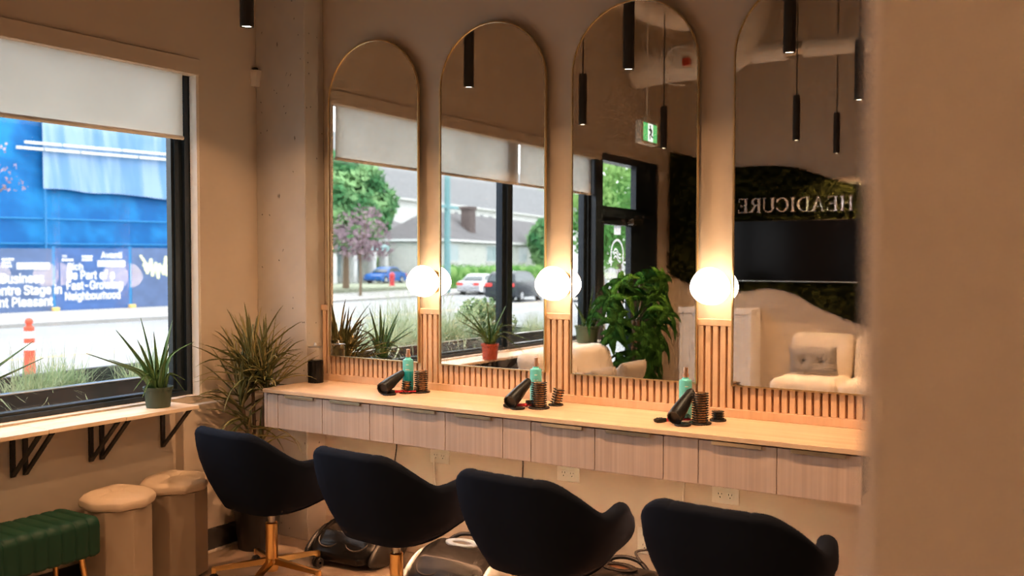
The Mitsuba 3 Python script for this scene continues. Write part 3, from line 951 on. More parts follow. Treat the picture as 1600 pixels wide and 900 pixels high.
lid_ply = shape(pouf_lid(), "taupe_velvet", 50)
pb = Polygon(oct_ring(0.150, 0)[:, :2]).buffer(-0.015).buffer(0.015, 4)
pouf_ply = shape(extr(pb, 0.40), "taupe_dark", 25)
foot_ply = shape(extr(pb.buffer(-0.012), 0.012), "black_matte")
for x, y, rz, lb in ((-3.722, -1.150, 12, "taupe velvet octagonal storage stool between the green bench and the other stool"), (-3.748, -0.822, 20, "taupe velvet octagonal storage stool partly behind the first navy chair")):
    k = thing("storage_stool", lb, "stool", "octagonal stools under the shelf")
    part(k, "body", pouf_ply, tw=T().translate([x, y, 0.012]).rotate([0, 0, 1], rz))
    part(k, "lid", lid_ply, tw=T().translate([x, y, 0.4125]).rotate([0, 0, 1], rz), label="padded tufted lid")
    part(k, "foot", foot_ply, tw=T().translate([x, y, 0.0]).rotate([0, 0, 1], rz))

# ------------------------------------------------------------------ window shelf
k = thing("window_shelf", "pale wooden shelf of short boards on black brackets under the window", "shelf")
yj = [-0.695, -1.10, -1.47] + [-1.47 - 0.415 * i for i in range(1, 7)]
for i in range(len(yj) - 1):
    part(k, "board", cb(XW + 0.001, -3.72, yj[i + 1] + 0.0008, yj[i] - 0.0008, 0.778 + 0.001 * (i % 2), 0.796 + 0.0012 * (i % 2), 0.0015), "shelf_wood")


def bracket(y):
    m = [bx(XW + 0.001, XW + 0.013, y - 0.010, y + 0.010, 0.575, 0.777), bx(XW + 0.001, -3.74, y - 0.010, y + 0.010, 0.771, 0.777),
         bar([XW + 0.008, y, 0.580], [-3.748, y, 0.772], 0.020, 0.010)]
    return cat(m)


ys = [-0.735] + [q for j in yj[1:-1] for q in (j + 0.028, j - 0.028)]
for y in ys:
    part(k, "bracket", bracket(y), "black_metal", label="black steel V bracket" if y == ys[0] else None)


# ------------------------------------------------------------------ plants indoors
def potted(name, label, cx, cy, z, r, h, potmat, leaves, leafm, group=None, catname="potted plant", taper=0.82):
    k = thing(name, label, catname, group)
    prof = [(0, 0), (r * taper, 0), (r * taper + 0.001, 0.002), (r * 0.97, h * 0.86), (r * 1.04, h * 0.86), (r * 1.06, h), (r * 0.96, h), (r * 0.93, h - 0.012), (0, h - 0.012)]
    part(k, "pot", at(lathe(prof, 36), cx, cy, z), potmat, 35, label={"pot_green": "dark green plastic pot", "pot_red": "red plastic pot", "pot_olive": "olive pot"}[potmat])
    part(k, "soil", at(lathe([(0, 0), (r * 0.92, 0), (0, 0.006)], 24), cx, cy, z + h - 0.013), "soil")
    for tip, w, sag in leaves:
        b = np.array([cx, cy, z + h - 0.012])
        tip = np.array(tip, float)
        d = tip - b
        hd = np.array([d[0], d[1], 0.0])
        b2 = b + hd / (np.linalg.norm(hd) + 1e-6) * min(r * 0.55, np.linalg.norm(hd) * 0.3)
        mid = (b2 + tip) / 2 + np.array([0, 0, sag]) - hd * 0.12
        part(k, "leaf", blade([b2, (b2 + mid) / 2 + np.array([0, 0, sag * 0.4]) - hd * 0.04, mid, tip], w * 1.35, 0.5, 14, 0.7, 0.002), leafm, True)
    return k


AX, AY, AZ = -3.845, -0.835, 0.797
potted("potted_aloe", "potted aloe in a dark green pot on the window shelf, right end", AX, AY, AZ, 0.066, 0.098, "pot_green",
       [((-3.87, -1.194, 1.084), 0.013, 0.012), ((-3.80, -1.13, 1.055), 0.012, 0.02), ((-3.87, -1.04, 1.177), 0.017, 0.0), ((-3.90, -0.885, 1.225), 0.013, 0.0), ((-3.86, -0.735, 1.207), 0.015, 0.01),
        ((-3.87, -0.60, 1.09), 0.011, 0.06), ((-3.82, -0.965, 1.13), 0.013, 0.0), ((-3.86, -0.915, 1.10), 0.014, 0.0), ((-3.80, -0.80, 1.10), 0.015, 0.0), ((-3.78, -1.02, 0.90), 0.009, 0.07), ((-3.79, -0.965, 0.862), 0.009, 0.06),
        ((-3.80, -0.715, 0.862), 0.009, 0.07), ((-3.78, -0.73, 0.92), 0.011, 0.05), ((-3.76, -0.87, 1.02), 0.013, 0.0), ((-3.92, -0.79, 1.05), 0.013, 0.0), ((-3.84, -0.86, 1.16), 0.012, 0.0)], "aloe", "aloes on the window shelf")
potted("potted_aloe", "potted aloe in a small red pot, seen in the second mirror from the pillar", -3.73, -1.90, 0.797, 0.062, 0.115, "pot_red",
       [((-3.75, -1.514, 1.17), 0.013, 0.0), ((-3.72, -1.49, 1.10), 0.012, 0.01), ((-3.78, -1.72, 1.14), 0.016, 0.0), ((-3.76, -1.90, 1.20), 0.016, 0.0), ((-3.72, -2.10, 1.18), 0.014, 0.01), ((-3.72, -2.33, 1.02), 0.012, 0.07),
        ((-3.66, -2.36, 0.90), 0.013, 0.08), ((-3.60, -2.22, 0.80), 0.012, 0.09), ((-3.63, -1.92, 1.07), 0.025, 0.0), ((-3.80, -1.80, 1.06), 0.012, 0.0), ((-3.70, -2.0, 1.05), 0.014, 0.02), ((-3.82, -1.65, 1.02), 0.011, 0.02)], "aloe", "aloes on the window shelf")
potted("potted_aloe", "potted plant in an olive pot at the door end of the window shelf", -3.83, -3.60, 0.797, 0.105, 0.15, "pot_olive",
       [((-3.70, -3.90, 1.12), 0.020, 0.0), ((-3.85, -3.85, 1.20), 0.02, 0.0), ((-3.78, -3.62, 1.30), 0.02, 0.0), ((-3.66, -3.75, 1.02), 0.02, 0.03), ((-3.62, -3.62, 0.86), 0.016, 0.09), ((-3.85, -3.40, 1.15), 0.018, 0.0), ((-3.70, -3.45, 1.05), 0.018, 0.03)], "aloe", "aloes on the window shelf")

# spiky dracaena in the corner
k = thing("spiky_dracaena", "bushy spiky dracaena with narrow striped leaves in the corner beside the counter", "plant")
DX, DY = -3.745, -0.305
part(k, "pot", at(lathe([(0, 0), (0.10, 0), (0.125, 0.27), (0.13, 0.29), (0.115, 0.29), (0.11, 0.26), (0, 0.26)], 36), DX, DY, 0), "black_plastic", 35, label="black floor pot")
part(k, "soil", at(lathe([(0, 0), (0.109, 0), (0, 0.01)], 24), DX, DY, 0.258), "soil")
g = np.random.default_rng(11)
heads = [(-3.75, -0.33, 0.92), (-3.68, -0.30, 0.88), (-3.78, -0.38, 0.80), (-3.70, -0.40, 0.68), (-3.67, -0.35, 0.55)]
for hx, hy, hz in heads:
    part(k, "stem", tube(curve([[DX + (hx - DX) * 0.2, DY + (hy - DY) * 0.2, 0.25], [(hx + DX) / 2, (hy + DY) / 2, (0.25 + hz) / 2], [hx, hy, hz]], 8), 0.009, 8), "bark", True)


def free(c):
    """keeps a leaf out of the walls, the pillar and the counter"""
    x, y, z = c[:, 0], c[:, 1], c[:, 2]
    if (x < XW + 0.012).any() or ((x < -3.58) & (y > -0.11)).any() or (y > -0.03).any():
        return False
    if ((x < -3.873) & (z < 0.775)).any():
        return False
    if ((x > -3.57) & (y < -0.37) & (z < 0.80)).any() or ((x > -3.60) & (y > -0.14) & (z < 1.08)).any():
        return False
    return not ((x > -3.605) & (y > -0.415) & (z > 0.64) & (z < 0.862)).any()


made = 0
while made < 235:
    hx, hy, hz = heads[int(g.choice(5, p=[0.32, 0.30, 0.16, 0.12, 0.10]))]
    az = g.uniform(0, 2 * PI)
    el = math.radians(g.uniform(8, 86) if hz > 0.7 else g.uniform(-10, 50))
    L = g.uniform(0.22, 0.42) * (1.0 if hz > 0.7 else 0.8)
    d = np.array([math.cos(az) * math.cos(el), math.sin(az) * math.cos(el), math.sin(el)])
    b = np.array([hx, hy, hz]) + np.array([0, 0, g.uniform(-0.09, 0.05)])
    sag = g.uniform(0.02, 0.15) * L * (0.6 + math.cos(el)) + (0.35 * L if g.random() < 0.15 else 0)
    c = [b, b + d * L * 0.4 + [0, 0, -sag * 0.1], b + d * L * 0.75 + [0, 0, -sag * 0.45], b + d * L + [0, 0, -sag * 1.2]]
    if not free(curve(c, 12)):
        continue
    part(k, "leaf", blade(c, g.uniform(0.0065, 0.0115), 0.4, 9, 0.7, 0.0008), "dracaena_pale" if g.random() < 0.38 else "dracaena", True)
    made += 1

# money tree by the door
k = thing("money_tree", "tall leafy money tree by the door, seen in the third mirror from the pillar", "plant")
MX, MY = -3.42, -3.72
part(k, "pot", at(lathe([(0, 0), (0.13, 0), (0.17, 0.30), (0.175, 0.32), (0.16, 0.32), (0.155, 0.29), (0, 0.29)], 36), MX, MY, 0), "white_plastic", 35, label="pale floor pot")
for i in range(3):
    ph = i * 2 * PI / 3
    zz = np.linspace(0.28, 1.0, 24)
    part(k, "trunk", tube(np.c_[MX + 0.022 * np.cos(ph + zz * 9), MY + 0.022 * np.sin(ph + zz * 9), zz], 0.018, 8), "bark", True)
g = np.random.default_rng(5)
leaflet = []
for i in range(48):
    az = g.uniform(0, 2 * PI)
    zc = g.uniform(0.50, 1.36)
    rad = g.uniform(0.15, 0.56) * (1.05 - 0.45 * abs(zc - 1.0) / 0.55)
    out = np.array([math.cos(az), math.sin(az), 0])
    c = np.array([MX + 0.60 * rad * out[0], MY + rad * out[1], zc])
    if c[0] < -3.66 and zc < 1.0:
        c[0] = -3.60
    st_ = np.array([MX, MY, max(0.7, min(1.02, zc - 0.1))])
    part(k, "petiole", tube(curve([st_, (st_ + c) / 2 + [0, 0, 0.06], c], 8), 0.004, 5), "money_leaf", True)
    A = out * g.uniform(0.4, 0.9) + np.array([0.25, 0.2, g.uniform(0.2, 0.7)])
    A /= np.linalg.norm(A)
    e1 = np.cross(A, [0, 0, 1.0])
    e1 /= np.linalg.norm(e1)
    e2 = np.cross(A, e1)
    nl = int(g.integers(5, 7))
    a0 = g.uniform(0, 2 * PI)
    for q in range(nl):
        a = a0 + q * 2 * PI / nl
        L = g.uniform(0.13, 0.20)
        d = e1 * math.cos(a) + e2 * math.sin(a)
        e = c + d * L - A * L * g.uniform(0.05, 0.3) + [0, 0, -g.uniform(0.0, 0.05)]
        if e[0] < -3.88:
            continue
        leaflet.append((c, c + d * L * 0.5 + A * 0.008, e, A))
for i, (a, b, c, A) in enumerate(leaflet[:290]):
    m = blade([a, b, c], 0.036, 0.15, 11, 0.75, 0.0008, A)
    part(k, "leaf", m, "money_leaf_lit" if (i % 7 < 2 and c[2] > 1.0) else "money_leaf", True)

# ------------------------------------------------------------------ things on the counter
RT = np.array([math.cos(YAW), math.sin(YAW), 0])


def frame_to(mesh, pos, axis):
    """mesh built along +z, turned to point along axis"""
    a = np.array(axis, float)
    a /= np.linalg.norm(a)
    s = np.cross([0, 0, 1.0], a)
    s = s / np.linalg.norm(s) if np.linalg.norm(s) > 1e-6 else np.array([1.0, 0, 0])
    M = np.eye(4)
    M[:3, 0], M[:3, 1], M[:3, 2], M[:3, 3] = s, np.cross(a, s), a, pos
    m = mesh.copy()
    m.apply_transform(M)
    return m


def dryer_parts():
    n = 40
    prof = [(0.0, 0.012), (0.0185, 0.012), (0.0215, 0.004), (0.0225, 0.0), (0.0262, 0.0), (0.0275, 0.003), (0.0280, 0.02), (0.0262, 0.055), (0.0235, 0.085), (0.0225, 0.105)]
    m = lathe(prof, n)
    v = m.vertices.copy()
    # the far end: a flattened slanting nozzle
    t = np.clip((v[:, 2] - 0.05) / 0.055, 0, 1)
    v[:, 0] *= 1 - 0.06 * t
    v[:, 1] *= 1 - 0.30 * t
    v[:, 2] += t * (0.035 * v[:, 1] / 0.028 + 0.015)
    v[:, :2] *= 1.12
    v[:, 2] *= np.where(v[:, 2] > 0.02, 1.3, 1.0)
    m.vertices = v
    return m


dry = dryer_parts()
grille = cat([lathe([(r - 0.0012, 0.0125), (r - 0.0012, 0.0145), (r, 0.0145), (r, 0.0125)], 28) for r in (0.006, 0.010, 0.014, 0.018)])
disc = lathe([(0, 0), (0.030, 0), (0.033, 0.003), (0.032, 0.007), (0.026, 0.009), (0, 0.009)], 36)
for (x, y), lat, upw, lb in (((-2.930, -0.270), 0.62, 0.42, "black hair dryer head lying on the counter beside the two tone spray bottle"), ((-2.190, -0.300), 0.52, 0.52, "black hair dryer head lying on the counter in front of the second mirror"), ((-1.428, -0.300), 0.42, 0.60, "black hair dryer head lying on the counter nearest the partition")):
    k = thing("hair_dryer", lb, "hair dryer", "hair dryers on the worktop")
    vw = np.array([x - CAM[0], y - CAM[1], 0])
    vw /= np.linalg.norm(vw)
    ax = np.array([vw[1], -vw[0], 0]) * lat + vw * 0.86 + np.array([0, 0, upw * 0.85])
    o = np.array([x, y, TOP + 0.030])
    part(k, "barrel", frame_to(dry, o, ax), "black_plastic", 35)
    part(k, "grille", frame_to(grille, o, ax), "black_gloss", label="ringed air grille")
    c = o + np.array([vw[1], -vw[0], 0]) * 0.034 + vw * 0.012
    part(k, "stand", at(disc, c[0], c[1], TOP), "black_plastic", 35, label="flat round stand")


def round_brush(x, y, r, h, rows, tilt, lb, per=14, cols="copper"):
    k = thing("round_brush", lb, "hair brush", "round brushes on the worktop")
    part(k, "foot", at(lathe([(0, 0), (r * 1.25, 0), (r * 1.32, 0.003), (r * 1.25, 0.007), (r * 0.8, 0.009), (0, 0.009)], 32), x, y, TOP), "black_plastic", 35, label="black disc foot")
    sh = np.array([tilt * RT[0], tilt * RT[1], 1.0])
    sh /= np.linalg.norm(sh)
    b = np.array([x, y, TOP + 0.008])
    part(k, "barrel", frame_to(lathe([(0, 0), (r * 0.66, 0), (r * 0.66, h * 0.96), (r * 0.55, h), (0, h)], 28), b, sh), cols, 35, label="copper coloured barrel")
    ri, br = [], []
    for i in range(rows):
        z = h * (0.06 + 0.9 * i / max(1, rows - 1))
        ri.append(at(lathe([(r * 0.64, -0.0017), (r * 0.90, -0.0012), (r * 0.90, 0.0012), (r * 0.64, 0.0017)], 20), 0, 0, z))
        for j in range(per):
            a = (j + 0.5 * (i % 2)) * 2 * PI / per
            br.append(tube([[r * 0.6 * math.cos(a), r * 0.6 * math.sin(a), z], [r * math.cos(a), r * math.sin(a), z + 0.001]], [0.0017, 0.0012], 4))
    part(k, "bristles", frame_to(cat(ri + br), b, sh), "black_plastic", kind="stuff", label="rows of black bristles")


round_brush(-2.838, -0.085, 0.034, 0.098, 10, 0, "tall round brush standing right of the two tone spray bottle")
round_brush(-2.882, -0.150, 0.024, 0.050, 5, 0.12, "short round brush in front of the two tone spray bottle")
round_brush(-2.098, -0.205, 0.036, 0.108, 11, 0, "tall round brush beside the middle hair dryer")
round_brush(-2.075, -0.095, 0.026, 0.066, 6, 0.22, "small tilted round brush right of the middle tall brush")
round_brush(-1.358, -0.200, 0.034, 0.118, 12, 0, "tall copper round brush beside the hair dryer nearest the partition", 18)
round_brush(-1.322, -0.095, 0.026, 0.030, 4, 0, "low flat round brush behind the tall brush nearest the partition", 16, "black_plastic")

for (x, y), lb in (((-2.905, -0.185), "red and black vented hair brush behind the hair dryer beside the two tone bottle"), ((-2.190, -0.235), "red and black vented hair brush behind the middle hair dryer"), ((-1.475, -0.235), "red and black vented hair brush left of the hair dryer nearest the partition")):
    k = thing("vent_brush", lb, "hair brush", "red brushes on the worktop")
    d = RT * 0.92 + np.array([0, 0.2, 0])
    d /= np.linalg.norm(d)
    s = np.array([-d[1], d[0], 0])
    o = np.array([x, y, TOP + 0.0105])
    part(k, "handle", frame_to(lathe([(0, -0.03), (0.006, -0.028), (0.0102, -0.015), (0.0102, 0.005), (0.007, 0.022), (0, 0.023)], 20), o - d * 0.035, d), "black_plastic", 40, label="black handle end")
    part(k, "neck", tube([o - d * 0.015, o + d * 0.02, o + d * 0.045], [0.007, 0.006, 0.009], 10), "red_plastic", True, label="red neck and frame")
    hd = [tube([o + d * 0.035 + s * q, o + d * 0.085 + s * q * 1.1], 0.0022, 6) for q in (-0.016, -0.008, 0, 0.008, 0.016)]
    hd += [tube([o + d * w - s * 0.018, o + d * w + s * 0.018], 0.0026, 6) for w in (0.035, 0.06, 0.087)]
    part(k, "head", cat(hd), "red_plastic", 40, label="open red head")
    bt = [tube([o + d * w + s * q, o + d * w + s * q + np.array([0, 0, 0.02])], 0.0009, 4) for w in np.linspace(0.04, 0.083, 8) for q in (-0.016, -0.008, 0, 0.008, 0.016)]
    part(k, "bristles", cat(bt), "black_plastic", kind="stuff")

bott = lathe([(0, 0), (0.0235, 0), (0.0262, 0.003), (0.0268, 0.012), (0.0268, 0.148), (0.0245, 0.156), (0.016, 0.159), (0.013, 0.163), (0.013, 0.168), (0, 0.168)], 40)
capm = lathe([(0, 0.166), (0.0125, 0.166), (0.0125, 0.183), (0.0095, 0.184), (0.0095, 0.205), (0.008, 0.208), (0, 0.208)], 28)
for i, ((x, y), lb) in enumerate((((-2.922, -0.080), "two tone teal spray bottle at the plant end of the counter"), ((-2.182, -0.090), "teal spray bottle behind the middle hair dryer"), ((-1.462, -0.095), "teal spray bottle behind the hair dryer nearest the partition"))):
    k = thing("spray_bottle", lb, "bottle", "teal bottles on the worktop")
    part(k, "body", at(bott, x, y, TOP), "teal_pack", 35)
    part(k, "spray_cap", at(capm, x, y, TOP), "rose_metal", 35, label="rose metal spray top")
    if i == 0:
        part(k, "liquid_band", at(lathe([(0.0266, 0.010), (0.0271, 0.010), (0.0271, 0.098), (0.0266, 0.098)], 40), x, y, TOP), "teal_dark", 35, label="darker lower half")
    # faint printed lines on the face towards the room
    pr = []
    for zz, wd in ((0.132, 0.5), (0.108, 0.8), (0.030, 0.45), (0.024, 0.35)):
        a0 = -PI / 2 + 0.55
        aa = np.linspace(a0 - wd / 2, a0 + wd / 2, 8)
        v = np.array([[x + rr * math.cos(a), y + rr * math.sin(a), TOP + zz + dz] for a in aa for rr, dz in ((0.0274, -0.0016), (0.0274, 0.0016))])
        f = [q for j in range(7) for q in ((2 * j, 2 * j + 2, 2 * j + 3), (2 * j, 2 * j + 3, 2 * j + 1))]
        pr.append(trimesh.Trimesh(v, f, process=False))
    part(k, "print", cat(pr), "white_print", label="thin pale print lines")

k = thing("glass_canister", "black canister with a clear glass top standing against the pillar", "jar")
part(k, "base", at(lathe([(0, 0), (0.038, 0), (0.041, 0.004), (0.041, 0.115), (0.036, 0.12), (0, 0.12)], 40), -3.532, -0.09, TOP), "black_gloss", 35)
part(k, "glass_top", at(lathe([(0.034, 0.12), (0.038, 0.14), (0.038, 0.175), (0.030, 0.19)], 40), -3.532, -0.09, TOP), "clear_glass", True, label="clear glass top")
part(k, "rim", at(lathe([(0.028, 0.187), (0.040, 0.187), (0.040, 0.192), (0.010, 0.196), (0.006, 0.21), (0, 0.21)], 36), -3.532, -0.09, TOP), "steel", 35, label="metal lid")


# ------------------------------------------------------------------ foot massagers and cords on the floor
def massager(cx, cy, rz, rim, panel, label):
    k = thing("foot_massager", label, "foot massager", "foot massagers under the counter")
    tw = T().translate([cx, cy, 0]).rotate([0, 0, 1], rz).scale([1, 0.85, 0.88])

    def put(name, m, b, sm=True, lb=None):
        part(k, name, m, b, sm, tw=tw, label=lb)
    body = rbox(-0.19, 0.19, -0.20, 0.20, 0.012, 0.215, (0.07, 0.12, 0.08), 4)
    v = body.vertices
    v[:, 2] -= 0.13 * np.clip((-v[:, 1] - 0.03) / 0.17, 0, 1) * (v[:, 2] / 0.215)
    v[:, 2] += 0.012 * (meshkit.noise(v * 22, 3) - 0.5) * (v[:, 2] > 0.03)
    body.vertices = v
    put("body", body, "black_gloss" if not rim else "black_plastic")
    for s in (-1, 1):
        put("foot_opening", at(lathe([(0, 0), (0.058, 0.0), (0.068, 0.006), (0.064, 0.012), (0.05, 0.004), (0, 0.002)], 28), s * 0.085, -0.115, 0.128, rx=0.62), "black_matte", 40, "dark foot opening" if s < 0 else None)
        sd = rbox(s * 0.198 - 0.022, s * 0.198 + 0.022, -0.19, 0.19, 0.0, 0.17, (0.02, 0.14, 0.085), 3)
        w = sd.vertices
        w[:, 2] -= 0.07 * np.clip((-w[:, 1] - 0.02) / 0.17, 0, 1) * (w[:, 2] / 0.17)
        sd.vertices = w
        put("side_shell", sd, "white_cabinet" if rim else "black_plastic", True, ("white side shell" if rim else None))
    ov = affinity.scale(Point(0, 0).buffer(1, 24), 0.085, 0.048)
    inn = affinity.scale(Point(0, 0).buffer(1, 24), 0.052, 0.022)
    ring = at(extr(ov.difference(inn), 0.016), 0.0, 0.055, 0.207, rx=0.12)
    put("control_panel", ring, "white_cabinet" if panel else "black_gloss", False, "white oval control ring" if panel else "glossy oval control ring")
    put("display", at(extr(inn, 0.011), 0.0, 0.055, 0.207, rx=0.12), "steel" if panel else "copper", False, "grey display" if panel else "bronze display")
    put("carry_strap", tube(curve([[-0.12, 0.12, 0.19], [-0.05, 0.15, 0.235], [0.05, 0.15, 0.235], [0.12, 0.12, 0.19]], 16), 0.011, 8), "black_plastic")


massager(-3.17, -0.185, 3, False, False, "all black glossy foot massager behind the gold base of the first chair")
massager(-2.50, -0.262, 4, True, True, "black foot massager with white side shells and a white control ring between two chairs")
massager(-1.74, -0.19, -3, False, False, "black foot massager on the floor below the upright outlet")


def cord(label, ctrl, r, m, n=40):
    single("power_cord", tube(curve(ctrl, n), r, 6), m, label, "cord", True)


cord("black cord hanging out of the counter above the second chair", [[-3.075, 0.02, 0.66], [-3.08, 0.025, 0.55], [-3.10, 0.03, 0.40], [-3.06, 0.03, 0.27], [-3.05, 0.02, 0.20]], 0.0032, "black_matte")
cord("white cord plugged in at the outlet below the second drawer unit", [[-2.845, 0.036, 0.503], [-2.845, 0.028, 0.49], [-2.838, 0.03, 0.38], [-2.82, 0.03, 0.2], [-2.80, 0.02, 0.02], [-2.77, -0.05, 0.006]], 0.0042, "white_plastic")
cord("black cord hanging out of the counter right of the second chair", [[-2.31, 0.02, 0.66], [-2.318, 0.025, 0.56], [-2.325, 0.03, 0.4], [-2.31, 0.03, 0.12], [-2.2, 0.01, 0.006]], 0.0032, "black_matte")
cord("beige cord hanging out of the counter above the fourth chair", [[-1.50, 0.02, 0.66], [-1.512, 0.025, 0.56], [-1.52, 0.03, 0.4], [-1.51, 0.03, 0.12], [-1.45, 0.01, 0.006]], 0.0036, "white_plastic")
cord("coiled black and pale cord tangle on the floor left of the white sided massager", [[-2.74 - 0.06 * math.cos(a) * (0.6 + 0.05 * a), -0.33 + 0.07 * math.sin(a), 0.008 + 0.006 * (i % 4)] for i, a in enumerate(np.linspace(0, 6 * PI, 30))], 0.0035, "black_matte", 120)
cord("looping pale cord on the floor behind the stem of the second chair", [[-2.80, -0.42, 0.006], [-2.76, -0.36, 0.05], [-2.72, -0.24, 0.07], [-2.78, -0.18, 0.02], [-2.84, -0.26, 0.006], [-2.79, -0.33, 0.03]], 0.004, "white_plastic")
cord("black cord bent over the massager below the upright outlet", [[-1.62, -0.18, 0.243], [-1.66, -0.14, 0.27], [-1.60, -0.10, 0.275], [-1.53, -0.10, 0.24], [-1.46, -0.12, 0.16], [-1.44, -0.14, 0.02]], 0.006, "black_matte")

# sensors
for (y0, z0, lb) in ((-0.108, 2.485, "small white motion sensor at the corner of the window wall beside the pillar"), (-5.462, 2.40, "small white motion sensor beside the door, seen in the mirror")):
    k = thing("motion_sensor", lb, "sensor", "motion sensors on the walls")
    part(k, "body", trimesh.convex.convex_hull(np.array([[XW + a, y0 + b, z0 + c] for a, b, c in ((0.001, -0.028, -0.045), (0.001, 0.028, -0.045), (0.001, -0.03, 0.045), (0.001, 0.03, 0.045), (0.03, -0.02, -0.045), (0.03, 0.02, -0.045), (0.045, -0.024, 0.04), (0.045, 0.024, 0.04))])), "white_plastic")
    part(k, "mount", cb(XW + 0.001, XW + 0.02, y0 - 0.018, y0 + 0.018, z0 + 0.046, z0 + 0.058, 0.002), "black_matte", label="dark mount")

# ------------------------------------------------------------------ the back of the room, seen in the mirrors
def sofa(label, cx, cy, rz, mods, w, group):
    """low modular sofa; local: back at +y, seats facing -y"""
    k = thing("modular_sofa", label, "sofa", group)
    tw = T().translate([cx, cy, 0]).rotate([0, 0, 1], rz)
    x = -w * mods / 2
    for i in range(mods):
        x0 = x + i * w
        part(k, "seat", rbox(x0 + 0.004, x0 + w - 0.004, -0.62, 0.12, 0.16, 0.46, (0.07, 0.07, 0.075)), "boucle", True, tw=tw)
        b = rbox(x0 + 0.01, x0 + w - 0.01, -0.02, 0.20, 0.40, 0.83, (0.075, 0.08, 0.075))
        b.vertices[:, 1] += 0.10 * np.clip((b.vertices[:, 2] - 0.4) / 0.43, 0, 1)
        part(k, "backrest", b, "boucle", True, tw=tw)
    part(k, "base", cb(x + 0.04, x + w * mods - 0.04, -0.56, 0.22, 0.05, 0.17, 0.01), "boucle", tw=tw)
    for sx in (x + 0.08, x + w * mods - 0.08):
        for sy in (-0.5, 0.16):
            part(k, "leg", at(lathe([(0, 0), (0.018, 0), (0.022, 0.06), (0, 0.06)], 12), sx, sy, 0), "black_matte", tw=tw)
    return k


def pillow(label, x, y, z, w, h, t, rz, rx, m, buttons):
    k = thing("throw_pillow", label, "pillow")
    n = 28
    u, v = np.meshgrid(np.linspace(-1, 1, n), np.linspace(-1, 1, n), indexing="ij")
    f = (np.maximum(0, 1 - u ** 4) * np.maximum(0, 1 - v ** 4)) ** 0.55
    for bu in buttons:
        f = f - 0.55 * np.exp(-((u - bu) ** 2 * (w / h) ** 2 + v ** 2) / 0.06)
    pin = 1 - 0.05 * (1 - np.abs(u) ** 2) * np.abs(v) ** 3
    pu = 1 - 0.05 * (1 - np.abs(v) ** 2) * np.abs(u) ** 3
    X, Z = u * pu * w / 2, v * pin * h / 2
    A = np.stack([X, -f * t / 2, Z], -1).reshape(-1, 3)
    B = np.stack([X, f * t / 2 * 0.8, Z], -1).reshape(-1, 3)
    fs = []
    for i in range(n - 1):
        for j in range(n - 1):
            a, b, c, d = i * n + j, (i + 1) * n + j, (i + 1) * n + j + 1, i * n + j + 1
            fs += [(a, b, c), (a, c, d), (a + n * n, c + n * n, b + n * n), (a + n * n, d + n * n, c + n * n)]
    ms = trimesh.Trimesh(np.vstack([A, B]), fs, process=False)
    ms.merge_vertices()
    tw = T().translate([x, y, z]).rotate([0, 0, 1], rz).rotate([1, 0, 0], rx)
    part(k, "cushion", ms, m, 40, tw=tw)
    for bu in buttons:
        part(k, "button", at(icosphere(subdivisions=2, radius=0.011), bu * w / 2, -t * 0.22, 0), "black_matte", True, tw=tw, label="dark tufting button")


# sofa under the lettering: back against the back wall (rz = 180 turns its seats to the room)
sofa("white boucle sofa against the back wall under the moss panel", -1.985, YB + 0.32, 180, 2, 0.60, "sofas in the waiting corner")
pillow("grey checked pillow with two buttons on the white sofa at the back wall", -2.30, YB + 0.47, 0.60, 0.45, 0.27, 0.14, 180, 12, "pillow_check", (-0.36, 0.36))
sofa("cream sofa along the window wall, at the foot of the third mirror", -3.38, -2.72, 90, 2, 0.62, "sofas in the waiting corner")
pillow("grey ribbed pillow on the cream sofa beside the leafy plant", -3.17, -3.02, 0.585, 0.44, 0.30, 0.15, 90, 22, "pillow_rib", ())
pillow("second grey ribbed pillow on the cream sofa, at the left edge of the third mirror", -3.17, -2.50, 0.585, 0.40, 0.28, 0.15, 90, 22, "pillow_rib", ())

k = thing("fluted_cabinet", "white cabinet with a fluted front standing at the back wall beside the door", "cabinet")
part(k, "body", cb(-3.70, -2.945, YB + 0.002, YB + 0.30, 0, 1.045, 0.004), "white_cabinet")
part(k, "top_rim", cb(-3.705, -2.94, YB + 0.29, YB + 0.325, 0.99, 1.05, 0.003), "white_cabinet")
part(k, "end_rim", cb(-2.975, -2.94, YB + 0.29, YB + 0.325, 0, 1.0, 0.003), "white_cabinet")
fl = shape(at(lathe([(0, 0), (0.016, 0), (0.016, 0.96), (0, 0.96)], 10), 0, YB + 0.30, 0.03), "white_cabinet", 40)
x = -3.68
while x < -2.99:
    part(k, "flute", fl, tw=T().translate([x, 0, 0]))
    x += 0.036

# moss panel with the lettering and the screen
top = [(-3.935, 2.66), (-3.86, 2.655), (-3.66, 2.60), (-3.45, 2.53), (-3.25, 2.475), (-3.05, 2.475), (-2.89, 2.478), (-2.70, 2.455), (-2.51, 2.41), (-2.35, 2.345), (-2.20, 2.29), (-2.05, 2.25), (-1.8, 2.23), (-1.4, 2.26)]
bot = [(-1.4, 0.80), (-1.8, 0.84), (-2.0, 0.93), (-2.124, 0.975), (-2.25, 1.02), (-2.43, 1.10), (-2.56, 1.18), (-2.683, 1.225), (-2.80, 1.25), (-2.91, 1.252), (-3.03, 1.235), (-3.14, 1.215), (-3.35, 1.215), (-3.55, 1.235), (-3.706, 1.29), (-3.83, 1.34), (-3.935, 1.385)]
mp = Polygon(top + bot)
xs, zs = np.meshgrid(np.arange(-3.94, -1.39, 0.022), np.arange(0.75, 2.7, 0.022), indexing="ij")
pts = np.c_[xs.ravel(), zs.ravel()]
g = np.random.default_rng(2)
pts = pts + g.uniform(-0.008, 0.008, pts.shape)
inside = shapely.contains_xy(mp.buffer(-0.012), pts[:, 0], pts[:, 1])
